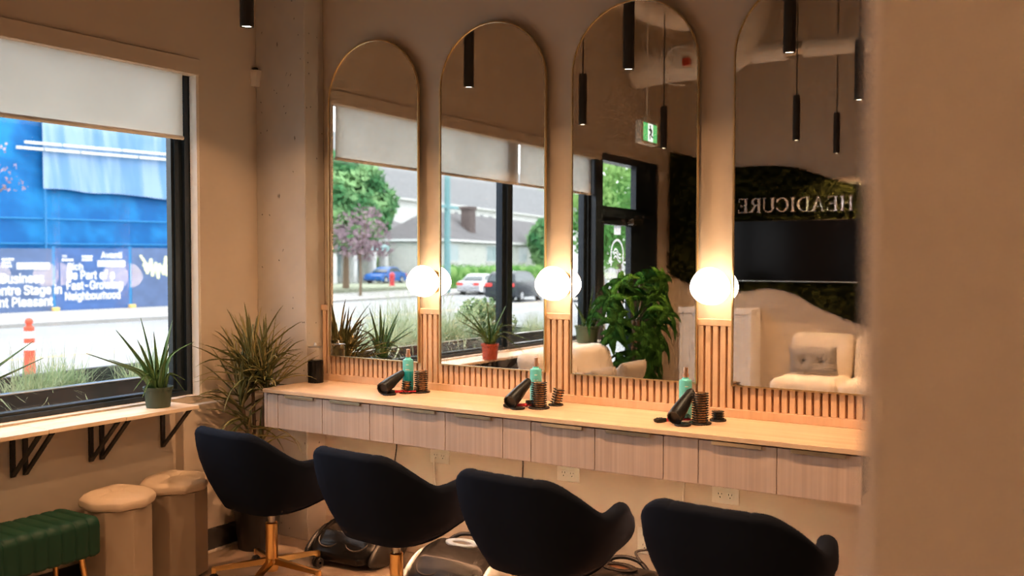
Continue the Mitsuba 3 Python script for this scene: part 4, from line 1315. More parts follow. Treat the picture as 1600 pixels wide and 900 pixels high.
rim = np.array([mp.exterior.interpolate(s).coords[0] for s in np.arange(0, mp.length, 0.022)])
allp = np.vstack([pts[inside], rim + g.uniform(-0.006, 0.006, rim.shape)])
from scipy.spatial import Delaunay
tri = Delaunay(allp).simplices
cen = allp[tri].mean(1)
tri = tri[shapely.contains_xy(mp.buffer(0.004), cen[:, 0], cen[:, 1])]
ni = inside.sum()
dep = np.r_[0.035 + 0.022 * g.random(ni), np.full(len(rim), 0.012)]
v3 = np.c_[allp[:, 0], YB + dep, allp[:, 1]]
back = v3.copy()
back[:, 1] = YB + 0.001
n0 = len(v3)
ff = [tri, tri[:, ::-1] + n0]
ri = ni + np.arange(len(rim))
rj = np.roll(ri, -1)
ff += [np.c_[ri, rj, rj + n0], np.c_[ri, rj + n0, ri + n0]]
k = thing("moss_panel", "dark green preserved moss panel with wavy edges on the back wall", "wall panel")
part(k, "backing", trimesh.Trimesh(np.vstack([v3, back]), np.vstack(ff), process=False), "moss")
sel = g.choice(len(allp), 5200)
part(k, "tufts", leaf_cloud([(allp[i, 0], YB + 0.055, allp[i, 1], 0.02, 0.012, 0.02) for i in sel[:700]], 9000, 0.011, 3), "moss", kind="stuff")

k = thing("wall_lettering", "white raised serif capitals on the dark moss panel, above the wall screen", "sign")
H = 0.142
glyphs = [serif_glyph(c) for c in "HEADICURE"]
tot = sum(a for _, a in glyphs)
gap = (1.135 / H - tot) / 8
xx = -2.045                                     # reads towards -x for someone facing the wall
for ch, (gm, a) in zip("HEADICURE", glyphs):
    m = extr(affinity.scale(gm, H, H, origin=(0, 0)), 0.02)
    m.apply_transform(np.array([[-1, 0, 0, xx], [0, 0, 1, YB + 0.062], [0, 1, 0, 2.008], [0, 0, 0, 1.0]]))
    m.invert() if m.volume < 0 else None
    part(k, "letter", m, "letter_white")
    xx -= (a + gap) * H

k = thing("television", "large black wall screen on the moss panel below the lettering", "television")
part(k, "case", cb(-3.225, -1.98, YB + 0.060, YB + 0.10, 1.318, 1.925, 0.004), "black_plastic")
part(k, "screen", bx(-3.217, -1.988, YB + 0.0995, YB + 0.1012, 1.332, 1.918), "tv_screen", label="dark glossy screen")
part(k, "bezel", bx(-3.22, -1.985, YB + 0.100, YB + 0.1025, 1.319, 1.327), "steel", label="thin lower edge")

# exit sign
k = thing("exit_sign", "green running man exit sign in a white case hanging from the duct", "sign")
EX, EY0, EY1 = -3.20, -3.60, -3.28
part(k, "case", cb(EX - 0.04, EX + 0.02, EY0, EY1, 2.465, 2.655, 0.006), "sign_white")
sg = shape(bx(EX + 0.0195, EX + 0.022, EY0 + 0.03, EY1 - 0.03, 2.49, 2.63), "sign_white")
part(k, "green_field", dict(shape(bx(EX + 0.0195, EX + 0.0225, EY0 + 0.025, EY1 - 0.025, 2.488, 2.632), "sign_white"), emitter={"type": "area", "radiance": {"type": "rgb", "value": [0.03, 0.45, 0.13]}}), label="lit green face")
wf = {"type": "area", "radiance": {"type": "rgb", "value": [0.85, 0.95, 0.85]}}
part(k, "white_door", dict(shape(bx(EX + 0.0226, EX + 0.0238, -3.49, -3.39, 2.488, 2.632), "sign_white"), emitter=wf), label="lit white doorway")
man = shapely.union_all([Point(0.010, 0.055).buffer(0.011), shapely.LineString([(0.004, 0.036), (-0.006, 0.002)]).buffer(0.011), shapely.LineString([(-0.006, 0.002), (0.016, -0.016), (0.012, -0.045)]).buffer(0.007),
                         shapely.LineString([(-0.006, 0.002), (-0.016, -0.022), (-0.038, -0.028)]).buffer(0.007), shapely.LineString([(0.002, 0.034), (0.024, 0.022), (0.034, 0.032)]).buffer(0.005), shapely.LineString([(0.002, 0.034), (-0.020, 0.026), (-0.028, 0.008)]).buffer(0.005)])
mm = extr(man, 0.0015)
mm.apply_transform(np.array([[0, 0, 1, EX + 0.0242], [1, 0, 0, -3.44], [0, 1, 0, 2.555], [0, 0, 0, 1.0]]))
part(k, "running_man", mm, "pot_green", label="green running man")
part(k, "hanger", tube([[EX - 0.01, -3.44, 2.655], [EX - 0.01, -3.44, ZC]], 0.006, 8), "sign_white", label="thin white rod")
part(k, "canopy", cb(EX - 0.03, EX + 0.01, -3.48, -3.40, 2.655, 2.69, 0.004), "sign_white")


# ducts
def wrapped(ctrl, r, n, seed, ends=True):
    c = curve(ctrl, n)
    m = tube(c, np.interp(np.linspace(0, 1, len(c)), np.linspace(0, 1, np.size(r)), np.atleast_1d(r)), 28)
    v = m.vertices
    ce = c[np.argmin(((v[:, None] - c[None]) ** 2).sum(-1), 1)]
    d = v - ce
    m.vertices = ce + d * (1 + 0.12 * (meshkit.noise(v * np.array([7, 7, 7]), seed) - 0.5) + 0.07 * (meshkit.noise(v * 21, seed + 1) - 0.5))[:, None]
    return m


single("air_duct", wrapped([[-3.96 + 0.06, -4.62, 3.33], [-3.6, -4.62, 3.36], [-3.2, -4.62, 3.37], [-2.9, -4.62, 3.40], [-2.76, -4.62, 3.62], [-2.74, -4.62, 4.08]], [0.10] + [0.17] * 47, 48, 3), "duct_wrap", "thick wrapped white duct with a rounded end, behind the exit sign", "duct", True)
single("air_duct", wrapped([[-3.62, -3.2, 3.97], [-3.62, -3.6, 3.93], [-3.55, -4.1, 3.80], [-3.25, -4.40, 3.72], [-2.95, -4.42, 3.80], [-2.85, -4.42, 4.08]], 0.12, 44, 8), "duct_wrap", "wrapped white duct running under the ceiling above the third mirror's reflection", "duct", True)
k = thing("ceiling_pipe", "straight pale pipe running along the back wall above the lettering", "pipe")
part(k, "pipe", tube([[-2.70, -4.62, 3.37], [-2.40, -4.62, 3.37]], 0.085, 24), "duct_wrap", 40)
part(k, "pipe", tube([[-2.26, -4.64, 3.38], [-0.6, -4.66, 3.36]], 0.085, 24), "paint_white", 40)
part(k, "coupling", tube([[-2.41, -4.62, 3.37], [-2.25, -4.64, 3.38]], 0.065, 20), "steel", 40, label="metal coupling")
k = thing("ceiling_beam", "pale boxed beam under the ceiling along the window wall", "beam")
part(k, "box", cb(-3.94, -3.78, -5.69, -2.75, 3.86, 4.09, 0.01), "paint")
k = thing("fire_alarm", "small white and red alarm unit fixed on the thick duct", "alarm")
part(k, "plate", cb(-3.31, -3.21, -4.45, -4.425, 3.26, 3.42, 0.004), "sign_white")
part(k, "body", cb(-3.295, -3.225, -4.43, -4.40, 3.29, 3.36, 0.004), "alarm_red", label="red alarm front")
part(k, "conduit", tube(curve([[-3.26, -4.43, 3.42], [-3.30, -4.42, 3.47], [-3.42, -4.44, 3.45], [-3.50, -4.44, 3.30], [-3.45, -4.45, 3.16], [-3.30, -4.50, 3.13]], 24), 0.008, 6), "sign_white", True)

# ------------------------------------------------------------------ outside: the street runs at a slight angle to the window wall
ES, EN, K0 = np.array([-0.149, -0.989]), np.array([-0.989, 0.149]), np.array([-30.7, 0.0])
GZ = -0.70
# street frame: s along the street (+ towards -y), n away from the shop; (s, n, z) is mirrored into x, y, z
MS = np.array([[ES[0], EN[0], 0, K0[0]], [ES[1], EN[1], 0, K0[1]], [0, 0, 1, 0], [0, 0, 0, 1.0]])


def st(m):
    m = m.copy()
    m.apply_transform(MS)
    if np.linalg.det(MS[:3, :3]) < 0:
        m.invert()
    return m


def sx(s, n, z=0.0):
    q = K0 + s * ES + n * EN
    return np.array([q[0], q[1], z])


struct("road", st(bx(-60, 160, -60, -0.2, GZ - 0.3, GZ)).slice_plane([XW - 0.25, 0, 0], [-1, 0, 0], cap=False), "asphalt", label="pale grey road")
struct("pavement_1", bx(-7.4, XW - 0.25, -60, 40, GZ - 0.2, GZ + 0.13), "pavement", label="pavement outside the shop")
struct("pavement_2", st(bx(-60, 160, -0.2, 6.5, GZ - 0.3, GZ + 0.12)), "pavement", label="pavement across the road")
LZ = -0.33
struct("ground", st(bx(-60, 190, 6.5, 120, GZ - 0.3, LZ)), "lawn", label="pale ground beyond the far pavement")
for i, nn in enumerate((-13.0, -9.6)):
    struct("road_line", st(bx(-60, 160, nn - 0.06, nn + 0.06, GZ, GZ + 0.004)), "strip_white" if i == 0 else "yellow_plastic", label=("white" if i == 0 else "yellow") + " line on the road")

# planter with feathery grass under the windows
k = thing("street_planter", "long black planter box outside the windows", "planter")
PX0, PX1, PY0, PY1, PZ = -4.98, -4.24, -3.95, 0.55, 0.885
part(k, "box", cat([cb(PX1 - 0.03, PX1, PY0, PY1, GZ + 0.13, PZ, 0.004), cb(PX0, PX0 + 0.03, PY0, PY1, GZ + 0.13, PZ - 0.01, 0.004), cb(PX0, PX1, PY0, PY0 + 0.03, GZ + 0.13, PZ, 0.004), cb(PX0, PX1, PY1 - 0.03, PY1, GZ + 0.13, PZ, 0.004)]), "planter_black")
part(k, "soil", bx(PX0 + 0.03, PX1 - 0.03, PY0 + 0.03, PY1 - 0.03, PZ - 0.25, PZ - 0.10), "soil")
part(k, "rim", cb(PX1 - 0.045, PX1 + 0.004, PY0, PY1, PZ - 0.002, PZ + 0.006, 0.002), "steel", label="pale metal rim")
g = np.random.default_rng(21)
clumps = [(-4.42, 0.20, 0.45), (-4.70, -0.10, 0.45), (-4.45, -0.45, 0.48), (-4.68, -0.80, 0.50), (-4.45, -1.10, 0.55), (-4.74, -1.42, 0.62), (-4.45, -1.62, 0.85), (-4.70, -1.85, 1.0), (-4.45, -2.05, 1.05), (-4.72, -2.15, 1.0), (-4.42, -2.40, 0.8), (-4.70, -2.62, 0.9), (-4.45, -3.72, 0.6)]
gl_ = []
for i, (x, y, sc) in enumerate(clumps):
    n = 460
    base = np.c_[x + g.normal(0, 0.05, n), y + g.normal(0, 0.06, n), np.full(n, PZ - 0.11)]
    bl = ribbons(base, g.uniform(0, 2 * PI, n), np.radians(g.uniform(38, 88, n)), g.uniform(0.40, 0.80, n) * sc, g.uniform(0.15, 0.8, n), np.full(n, 0.0020))
    bl.vertices[:, 0] = np.minimum(bl.vertices[:, 0], -4.165 - 0.02 * g.random(len(bl.vertices)))
    gl_.append(bl)
single("planter_grass", cat(gl_), "grass_leaf", "feathery pale green grass growing in the black planter outside the windows", "grass", kind="stuff")
k = thing("planter_shrub", "small leafy shrub in the street planter, behind the red potted aloe", "shrub")
part(k, "stems", cat([tube(curve([[-4.62, -3.15, PZ - 0.1], [-4.62 + g.uniform(-.1, .1), -3.15 + g.uniform(-.15, .15), PZ + 0.15], [-4.62 + g.uniform(-.2, .2), -3.15 + g.uniform(-.3, .3), PZ + 0.25]], 8), 0.006, 5) for _ in range(9)]), "bark")
part(k, "foliage", leaf_cloud([(-4.62, -3.15, PZ + 0.06, 0.25, 0.36, 0.18), (-4.60, -3.0, PZ + 0.16, 0.16, 0.18, 0.14), (-4.66, -3.32, PZ + 0.15, 0.16, 0.18, 0.14)], 1900, 0.024, 9), "shrub_leaf", kind="stuff")


def delineator(x, y, label):
    k = thing("delineator_post", label, "traffic post", "orange posts on the road")
    part(k, "post", at(lathe([(0, 0), (0.10, 0), (0.09, 0.90), (0.05, 0.93), (0.05, 0.96), (0.07, 0.98), (0.07, 1.03), (0.03, 1.07), (0, 1.07)], 24), x, y, GZ), "orange_plastic", 35)
    for z in (0.52, 0.74):
        part(k, "band", at(lathe([(0.092, 0), (0.0995, 0), (0.0985, 0.13), (0.092, 0.13)], 24), x, y, GZ + z - 0.04), "reflect_band", 35, label="pale reflective band")
    part(k, "foot", at(lathe([(0, 0), (0.2, 0), (0.18, 0.03), (0, 0.04)], 20), x, y, GZ), "black_matte", 35)


delineator(-16.9, 6.42, "orange delineator post on the road, seen directly through the window")
delineator(-8.6, -5.55, "orange delineator post on the road, seen at the left edge of the first mirror")

# construction site across the road
k = thing("construction_building", "tall building under construction wrapped in blue tarpaulin across the road", "building")
yy = np.arange(-45, -2, 0.35)
zz = np.arange(GZ, 19, 0.35)
S, Z = np.meshgrid(yy, zz, indexing="ij")
dn = 0.25 * meshkit.fbm(np.stack([S * 0.5, Z * 0.22, S * 0], -1), 3, 4) + 0.10 * meshkit.noise(np.stack([S * 1.6 + Z * 0.5, Z * 0.3, S * 0], -1), 8)
a, b = S.shape
idx = np.arange(a * b).reshape(a, b)
q = np.stack([idx[:-1, :-1], idx[1:, :-1], idx[1:, 1:], idx[:-1, 1:]], -1).reshape(-1, 4)
tp = trimesh.Trimesh(np.c_[S.ravel(), 7.1 - dn.ravel(), Z.ravel()], np.vstack([q[:, [0, 1, 2]], q[:, [0, 2, 3]]]), process=False)
part(k, "tarpaulin", st(tp), "blue_tarp", True, label="blue tarpaulin")
part(k, "core", st(bx(-45, -2.5, 7.2, 22, GZ, 19)), "roof_grey")
S, Z = np.meshgrid(np.arange(-40, -16.9, 0.25), np.linspace(0, 1, 12), indexing="ij")
lowz = 4.08 - 0.12 * np.clip((-S - 17.5) / 4, 0, 1) + 0.10 * (meshkit.noise(np.stack([S * 0.9, S * 0, S * 0], -1), 3) - 0.5)
Zs = lowz + (8.2 - lowz) * Z
dn = 0.16 * meshkit.noise(np.stack([S * 1.5 + Zs * 0.3, Zs * 0.3, S * 0], -1), 12) + 0.12
a, b = S.shape
idx = np.arange(a * b).reshape(a, b)
q = np.stack([idx[:-1, :-1], idx[1:, :-1], idx[1:, 1:], idx[:-1, 1:]], -1).reshape(-1, 4)
part(k, "pale_sheet", st(trimesh.Trimesh(np.c_[S.ravel(), 6.72 - dn.ravel(), Zs.ravel()], np.vstack([q[:, [0, 1, 2]], q[:, [0, 2, 3]]]), process=False)), "pale_sheet", True, label="pale translucent sheeting")
for z, s1, cuts in ((5.80, -16.26, (17.7, 20.1)), (5.58, -15.96, (17.0, 18.4, 20.8))):
    e = [-s1] + list(cuts) + [31.0]
    for p0, p1 in zip(e[:-1], e[1:]):
        part(k, "strip", st(cb(-p1 + 0.06, -p0, 6.28, 6.36, z - 0.055, z + 0.055, 0.01)), "strip_white", label="long pale horizontal strip" if p0 == e[0] and z > 5.7 else None)
for s0 in (-17.12, -24.0, -31.0, -10.5):
    part(k, "scaffold_pole", st(tube([[s0, 6.62, GZ], [s0, 6.62, 12]], 0.05, 8)), "hoarding_post", 40)
for z in (1.98, 2.95):
    part(k, "scaffold_rail", st(tube([[-44, 6.70, z], [-3, 6.70, z]], 0.04, 8)), "hoarding_post", 40)

k = thing("construction_hoarding", "blue site hoarding with white lettering in front of the wrapped building", "fence")
HN, HZ0, HZ1 = 6.0, GZ + 0.12, 1.80


def hoard_text(txt, s_left, z, h, m="letter_white", bold=True, squeeze=1.0):
    t = meshkit.text_mesh(txt, h, 0.012, bold)
    t.apply_scale([squeeze, 1, 1])
    # local x (reading direction) runs to -s as seen from the shop
    A = np.array([[-1, 0, 0, s_left], [0, 0, -1, HN - 0.04], [0, 1, 0, z], [0, 0, 0, 1.0]])
    t.apply_transform(A)
    return part(k, "lettering", st(t), m)


pan_w = 3.06
for i in range(-3, 8):
    s1 = -17.12 - pan_w * (i - 1)
    s0 = s1 - pan_w
    part(k, "panel", st(cb(s0 + 0.06, s1 - 0.06, HN - 0.035, HN + 0.01, HZ0, HZ1 + 0.02 * (i % 3), 0.006)), "hoarding_blue" if i % 2 else "hoarding_grey")
    part(k, "post", st(bx(s0 - 0.06, s0 + 0.06, HN - 0.02, HN + 0.08, HZ0, HZ1 + 0.1)), "hoarding_post")
    part(k, "foot_block", st(cb(s0 - 0.12, s0 + 0.12, HN - 0.25, HN - 0.04, HZ0, HZ0 + 0.14, 0.02)), "yellow_plastic")


def fine_print(s_left, z_top, rows):
    """rows of small print too far off to read: short raised bars"""
    g2 = np.random.default_rng(int(-s_left * 100))
    m = []
    for r in range(rows):
        q = s_left
        for _ in range(4):
            wq = g2.uniform(0.05, 0.10)
            m.append(bx(q - wq, q, HN - 0.05, HN - 0.035, z_top - r * 0.125 - 0.085, z_top - r * 0.125))
            q -= wq + 0.03
    part(k, "fine_print", st(cat(m)), "letter_white")


fine_print(-15.24, 1.44, 3)
part(k, "white_bar", st(bx(-16.95, -15.76, HN - 0.052, HN - 0.03, 1.03, 1.27)), "letter_white", label="white blank bar")
hoard_text("Business", -15.16, 0.52, 0.34, squeeze=0.80)
hoard_text("Take Centre Stage in", -13.72, 0.08, 0.34, squeeze=0.80)
hoard_text("Mount Pleasant", -14.32, -0.36, 0.34, squeeze=0.80)
hoard_text("THE", -17.42, 1.46, 0.09, squeeze=0.8)
fine_print(-17.42, 1.41, 1)
fine_print(-18.2, 1.54, 2)
part(k, "white_bar", st(bx(-19.95, -18.82, HN - 0.052, HN - 0.03, 1.10, 1.34)), "letter_white")
hoard_text("Avanti", -18.95, 1.44, 0.24, squeeze=0.9)
hoard_text("Rich", -17.62, 0.98, 0.26, squeeze=0.85)
hoard_text("Be Part of a", -17.58, 0.62, 0.32, squeeze=0.80)
hoard_text("Fast-Growing", -17.56, 0.22, 0.32, squeeze=0.78)
hoard_text("Neighbourhood", -17.50, -0.18, 0.30, squeeze=0.74)
gr = []
g = np.random.default_rng(17)
p = [(0.0, 0.55)]
for a, b in ((0.12, 0.2), (0.25, 0.75), (0.3, 0.1), (0.42, 0.6), (0.5, 0.0), (0.55, 0.55), (0.7, 0.15), (0.78, 0.85), (0.82, 0.1), (0.95, 0.5), (1.0, 0.15), (1.1, 0.95), (1.15, 0.2), (1.3, 0.6), (0.2, 0.35), (-0.1, 0.9)):
    p.append((a, b))
gm = extr(shapely.LineString(p).buffer(0.05), 0.01)
gm.apply_transform(np.array([[-1.25, 0, 0, -20.75], [0, 0, -1, HN - 0.045], [0, 1.0, 0, 0.62], [0, 0, 0, 1.0]]))
part(k, "graffiti", st(gm), "graffiti", label="pale yellow scrawled graffiti")


# trees, hedges, houses, cars of the mirrored street
def tree(label, s, n, trunk_h, blobs, leaves, size, m, seed, world=False, group=None, tr=0.14, base=None):
    k = thing("street_tree", label, "tree", group)
    p = np.array([s, n, base if base is not None else GZ + 0.1]) if world else sx(s, n, GZ + 0.1)
    trunk = [tube(curve([p, p + [0.05, 0.03, trunk_h * 0.5], p + [0, 0.05, trunk_h]], 10), [tr * (1 - 0.04 * i) for i in range(len(curve([p, p + [0.05, 0.03, trunk_h * 0.5], p + [0, 0.05, trunk_h]], 10)))], 8)]
    gg = np.random.default_rng(seed)
    bl = []
    for (a, b, c, r1, r2, r3) in blobs:
        o = np.array([a, b, c]) if world else np.r_[(np.array([a, b]) @ np.array([ES, EN])), c]
        ce = p + np.array([o[0], o[1], o[2]])
        bl.append((*ce, r1, r2, r3))
        trunk.append(tube(curve([p + [0, 0.05, trunk_h * 0.85], (p + [0, 0, trunk_h] + ce) / 2 + gg.normal(0, 0.1, 3), ce], 8), tr * 0.35, 5))
    part(k, "trunk", cat(trunk), "bark", True)
    part(k, "crown", leaf_cloud(bl, leaves, size, seed), m, kind="stuff")


tree("large green tree across the road, seen at the top of the first mirror", 48.6, 7.5, 4.0, [(0, 0, 5.5, 3.2, 3.2, 2.6), (-2.6, 0, 6.2, 2.6, 2.6, 2.2), (2.4, 0.2, 6.4, 2.6, 2.4, 2.0), (0, 0, 8.0, 2.6, 2.6, 1.9), (3.2, 0, 5.2, 1.5, 1.6, 1.2), (-4.4, 0, 5.4, 2.2, 2.0, 2.0)], 9000, 0.30, "tree_leaf", 31, tr=0.25)
tree("small purple leaved street tree with a thin trunk, seen in the first mirror", 42.6, 2.5, 2.6, [(0, 0, 4.0, 2.0, 1.8, 1.4), (-1.2, 0, 3.4, 1.5, 1.4, 1.0), (1.4, 0, 3.2, 1.5, 1.4, 0.9), (0, 0, 2.9, 1.4, 1.2, 0.8), (0.6, 0, 5.0, 1.2, 1.2, 0.8)], 750, 0.17, "purple_leaf", 32, tr=0.10)
tree("blossoming young tree in front of the wrapped building", -12.4, 1.6, 2.6, [(0, 0, 4.6, 1.1, 1.0, 1.5), (-0.9, 0, 5.0, 0.8, 0.7, 0.9), (-1.3, 0, 4.4, 0.7, 0.6, 0.3)], 260, 0.07, "blossom", 33, tr=0.07)
tree("bright green tree outside the door, seen through the small upper pane", -14.2, -26.0, 2.4, [(0, 0, 4.6, 2.2, 2.4, 2.6), (1.2, 1.4, 3.8, 1.8, 1.8, 1.6), (-1.6, -1.2, 5.4, 2.0, 2.0, 1.8), (0.8, -1.6, 2.6, 1.8, 1.8, 1.3)], 4200, 0.13, "tree_leaf_light", 34, world=True)
tree("green tree outside the second window, left of the door in the third mirror", -11.7, -19.6, 2.2, [(0, 0, 4.2, 0.85, 0.85, 2.0), (0.2, 0.3, 3.0, 0.8, 0.8, 1.1)], 2200, 0.10, "tree_leaf_light", 35, world=True)
tree("green tree at the right edge of the mirrored houses", 88.5, 8.4, 3.0, [(0, 0, 4.6, 1.8, 1.0, 1.9), (1.2, 0, 5.6, 1.6, 1.0, 1.6), (0.2, 0, 3.0, 1.4, 0.9, 1.2)], 2600, 0.28, "tree_leaf", 36, tr=0.2)


def hedge(label, s0, s1, n0, n1, h, seed, GZ=GZ):
    k = thing("garden_hedge", label, "hedge", None)
    b = [(*sx(s, (n0 + n1) / 2, GZ + h * 0.5), 0.9, 0.7, h * 0.52) for s in np.arange(s0, s1, 0.7)]
    part(k, "core", st(rbox(s0, s1, n0 + 0.1, n1 - 0.1, GZ + 0.05, GZ + h * 0.9, 0.25)), "hedge_leaf", True)
    part(k, "foliage", leaf_cloud(b, int(420 * (s1 - s0)), 0.11, seed), "hedge_leaf", kind="stuff")


hedge("clipped green hedge above the blue car in the first mirror", 72.2, 76.6, 19.4, 20.8, 2.45, 41, LZ)
hedge("clipped green hedge before the pale side house, right in the first mirror", 78.2, 84.0, 19.4, 20.8, 2.65, 42, LZ)
hedge("long green hedge before the stucco house in the second mirror", 58.5, 86.0, 5.4, 6.8, 2.05, 43)


def gabled(s0, s1, n0, n1, z0, zr, over=0.5, hip=True):
    """hip roof over a rectangle, ridge along s"""
    s0, s1, n0, n1 = s0 - over, s1 + over, n0 - over, n1 + over
    c = (n0 + n1) / 2
    e = (n1 - n0) / 2 * (0.9 if hip else 0.0)
    v = [[s0, n0, z0], [s1, n0, z0], [s1, n1, z0], [s0, n1, z0], [s0 + e, c, zr], [s1 - e, c, zr]]
    f = [[0, 1, 5], [0, 5, 4], [1, 2, 5], [2, 3, 4], [2, 4, 5], [3, 0, 4], [0, 3, 2], [0, 2, 1]]
    m = trimesh.Trimesh(v, f, process=False)
    ed = bx(s0, s1, n0, n1, z0 - 0.22, z0 - 0.001)
    return m, ed


def pane_window(k, s0, s1, z0, z1, n, m="house_glass", bars=1, frame="stucco_white"):
    w = part(k, "window", st(cat([bx(s0 - 0.12, s1 + 0.12, n - 0.07, n + 0.02, z1, z1 + 0.12), bx(s0 - 0.12, s1 + 0.12, n - 0.10, n + 0.02, z0 - 0.12, z0), bx(s0 - 0.12, s0, n - 0.07, n + 0.02, z0, z1), bx(s1, s1 + 0.12, n - 0.07, n + 0.02, z0, z1)]
                                   + [bx(s0 + (s1 - s0) * (i + 1) / (bars + 1) - 0.04, s0 + (s1 - s0) * (i + 1) / (bars + 1) + 0.04, n - 0.05, n + 0.02, z0, z1) for i in range(bars)])), frame)
    part(w, "pane", st(bx(s0, s1, n - 0.03, n + 0.0, z0, z1)), m)


k = thing("stucco_house", "low stucco house with a grey hip roof and brick chimney, seen in the second mirror", "house")
part(k, "wall", st(bx(70.2, 104, 11.0, 18, LZ, 3.45)), "stucco")
rf, ed = gabled(70.2, 104, 11.0, 18, 3.75, 6.6)
part(k, "roof", st(rf), "roof_brown")
part(k, "eaves", st(ed), "stucco_white", label="white eaves board")
part(k, "chimney", st(cat([cb(77.0, 78.3, 11.6, 12.6, 3.9, 7.0, 0.02), cb(76.85, 78.45, 11.5, 12.7, 6.85, 7.15, 0.02)])), "brick_brown", label="brown brick chimney")
for a, b in ((71.3, 73.2), (79.6, 81.9), (88.0, 90.2), (97, 99)):
    pane_window(k, a, b, 1.7, 3.25, 11.0)
part(k, "porch", st(cat([bx(92.0, 96, 10.0, 11.0, 2.3, 2.6)] + [bx(s, s + 0.1, 10.0, 10.1, 1.1, 2.3) for s in np.arange(92.0, 96, 0.5)])), "stucco_white", label="white porch railing")

k = thing("side_house", "low pale house with a grey roof behind the blue car, seen in the first mirror", "house")
part(k, "wall", st(bx(78.3, 89.0, 22, 30, LZ, 3.9)), "stucco")
rf, ed = gabled(78.3, 89.0, 22, 30, 4.2, 6.6, 0.5, True)
part(k, "roof", st(rf), "roof_brown")
part(k, "eaves", st(ed), "stucco_white")
pane_window(k, 81.9, 86.5, 2.3, 3.7, 22, "house_glass", 2)
part(k, "door", st(bx(79.2, 80.3, 21.94, 22.02, LZ, 1.9)), "roof_grey", label="grey front door")

k = thing("church_hall", "large white hall with a broad grey roof and arched windows behind the houses", "building")
part(k, "wall", st(bx(91, 185, 32.5, 56, LZ, 9.9)), "stucco_white")
rf, ed = gabled(91, 185, 32.5, 56, 9.9, 19.5, 0.8, False)
part(k, "roof", st(rf), "roof_grey")
part(k, "eaves", st(ed), "stucco_white")
for s in (115.6, 124.2, 127.4, 150.5, 154):
    ar = shapely.union_all([sbox(s - 0.75, 6.2, s + 0.75, 8.2), Point(s, 8.2).buffer(0.75)])
    m = extr(ar, 0.12)
    m.apply_transform(np.array([[1, 0, 0, 0], [0, 0, -1, 32.52], [0, 1, 0, 0], [0, 0, 0, 1.0]]))
    w = part(k, "arched_window", st(m), "dark_glass")
    part(w, "sill", st(bx(s - 0.9, s + 0.9, 32.35, 32.55, 6.0, 6.2)), "stucco_white")

k = thing("corner_shop", "corner shop with a white sign board and teal awning, left in the first mirror", "shop")
part(k, "wall", st(bx(54, 69.2, 18.2, 30, LZ, 6.0)), "stucco")
part(k, "sign_board", st(cb(55, 69.0, 17.9, 18.2, 4.2, 5.75, 0.03)), "letter_white", label="white sign board")
aw = trimesh.Trimesh([[54, 18.2, 3.9], [69.2, 18.2, 3.9], [69.2, 16.2, 3.0], [54, 16.2, 3.0], [54, 18.2, 3.75], [69.2, 18.2, 3.75], [69.2, 16.2, 2.6], [54, 16.2, 2.6]],
                     [[0, 1, 2], [0, 2, 3], [4, 6, 5], [4, 7, 6], [3, 2, 6], [3, 6, 7], [1, 5, 6], [1, 6, 2], [0, 3, 7], [0, 7, 4]], process=False)
part(k, "awning", st(aw), "awning_teal", label="teal awning")
for s in (57.0, 60.4, 63.6, 66.8, 68.9):
    part(k, "column", st(bx(s - 0.28, s + 0.28, 16.3, 16.8, LZ, 2.9)), "stucco_white", label="white column" if s == 57.0 else None)
for s in (55.0, 58.2, 61.4, 64.6):
    w = part(k, "window", st(bx(s, s + 2.6, 18.12, 18.22, 0.3, 2.9)), "house_glass")

k = thing("utility_pole", "tall teal grey utility pole at the far kerb, seen in the second mirror", "utility pole")
pp = sx(51.5, 1.0, GZ + 0.1)
part(k, "pole", tube([pp, pp + [0, 0, 11]], [0.24, 0.19], 14), "pole_teal", 40)
part(k, "cross_arm", st(cb(49.9, 53.1, 0.9, 1.1, 5.35, 5.55, 0.02)), "pole_teal")
part(k, "cross_arm", st(cb(49.9, 53.1, 0.9, 1.1, 8.6, 8.8, 0.02)), "pole_teal")
k = thing("fire_hydrant", "small red hydrant by the blue car, seen in the first mirror", "hydrant")
pp = sx(57.5, 9.0, LZ)
part(k, "body", at(lathe([(0, 0), (0.26, 0), (0.26, 0.06), (0.18, 0.08), (0.18, 0.75), (0.24, 0.78), (0.2, 0.95), (0.07, 1.05), (0, 1.1)], 20), *pp), "hydrant_red", 35)
part(k, "outlet", cat([at(lathe([(0, -0.28), (0.09, -0.28), (0.09, 0.28), (0, 0.28)], 14), pp[0], pp[1], pp[2] + 0.6, rx=PI / 2)]), "hydrant_red", 35)


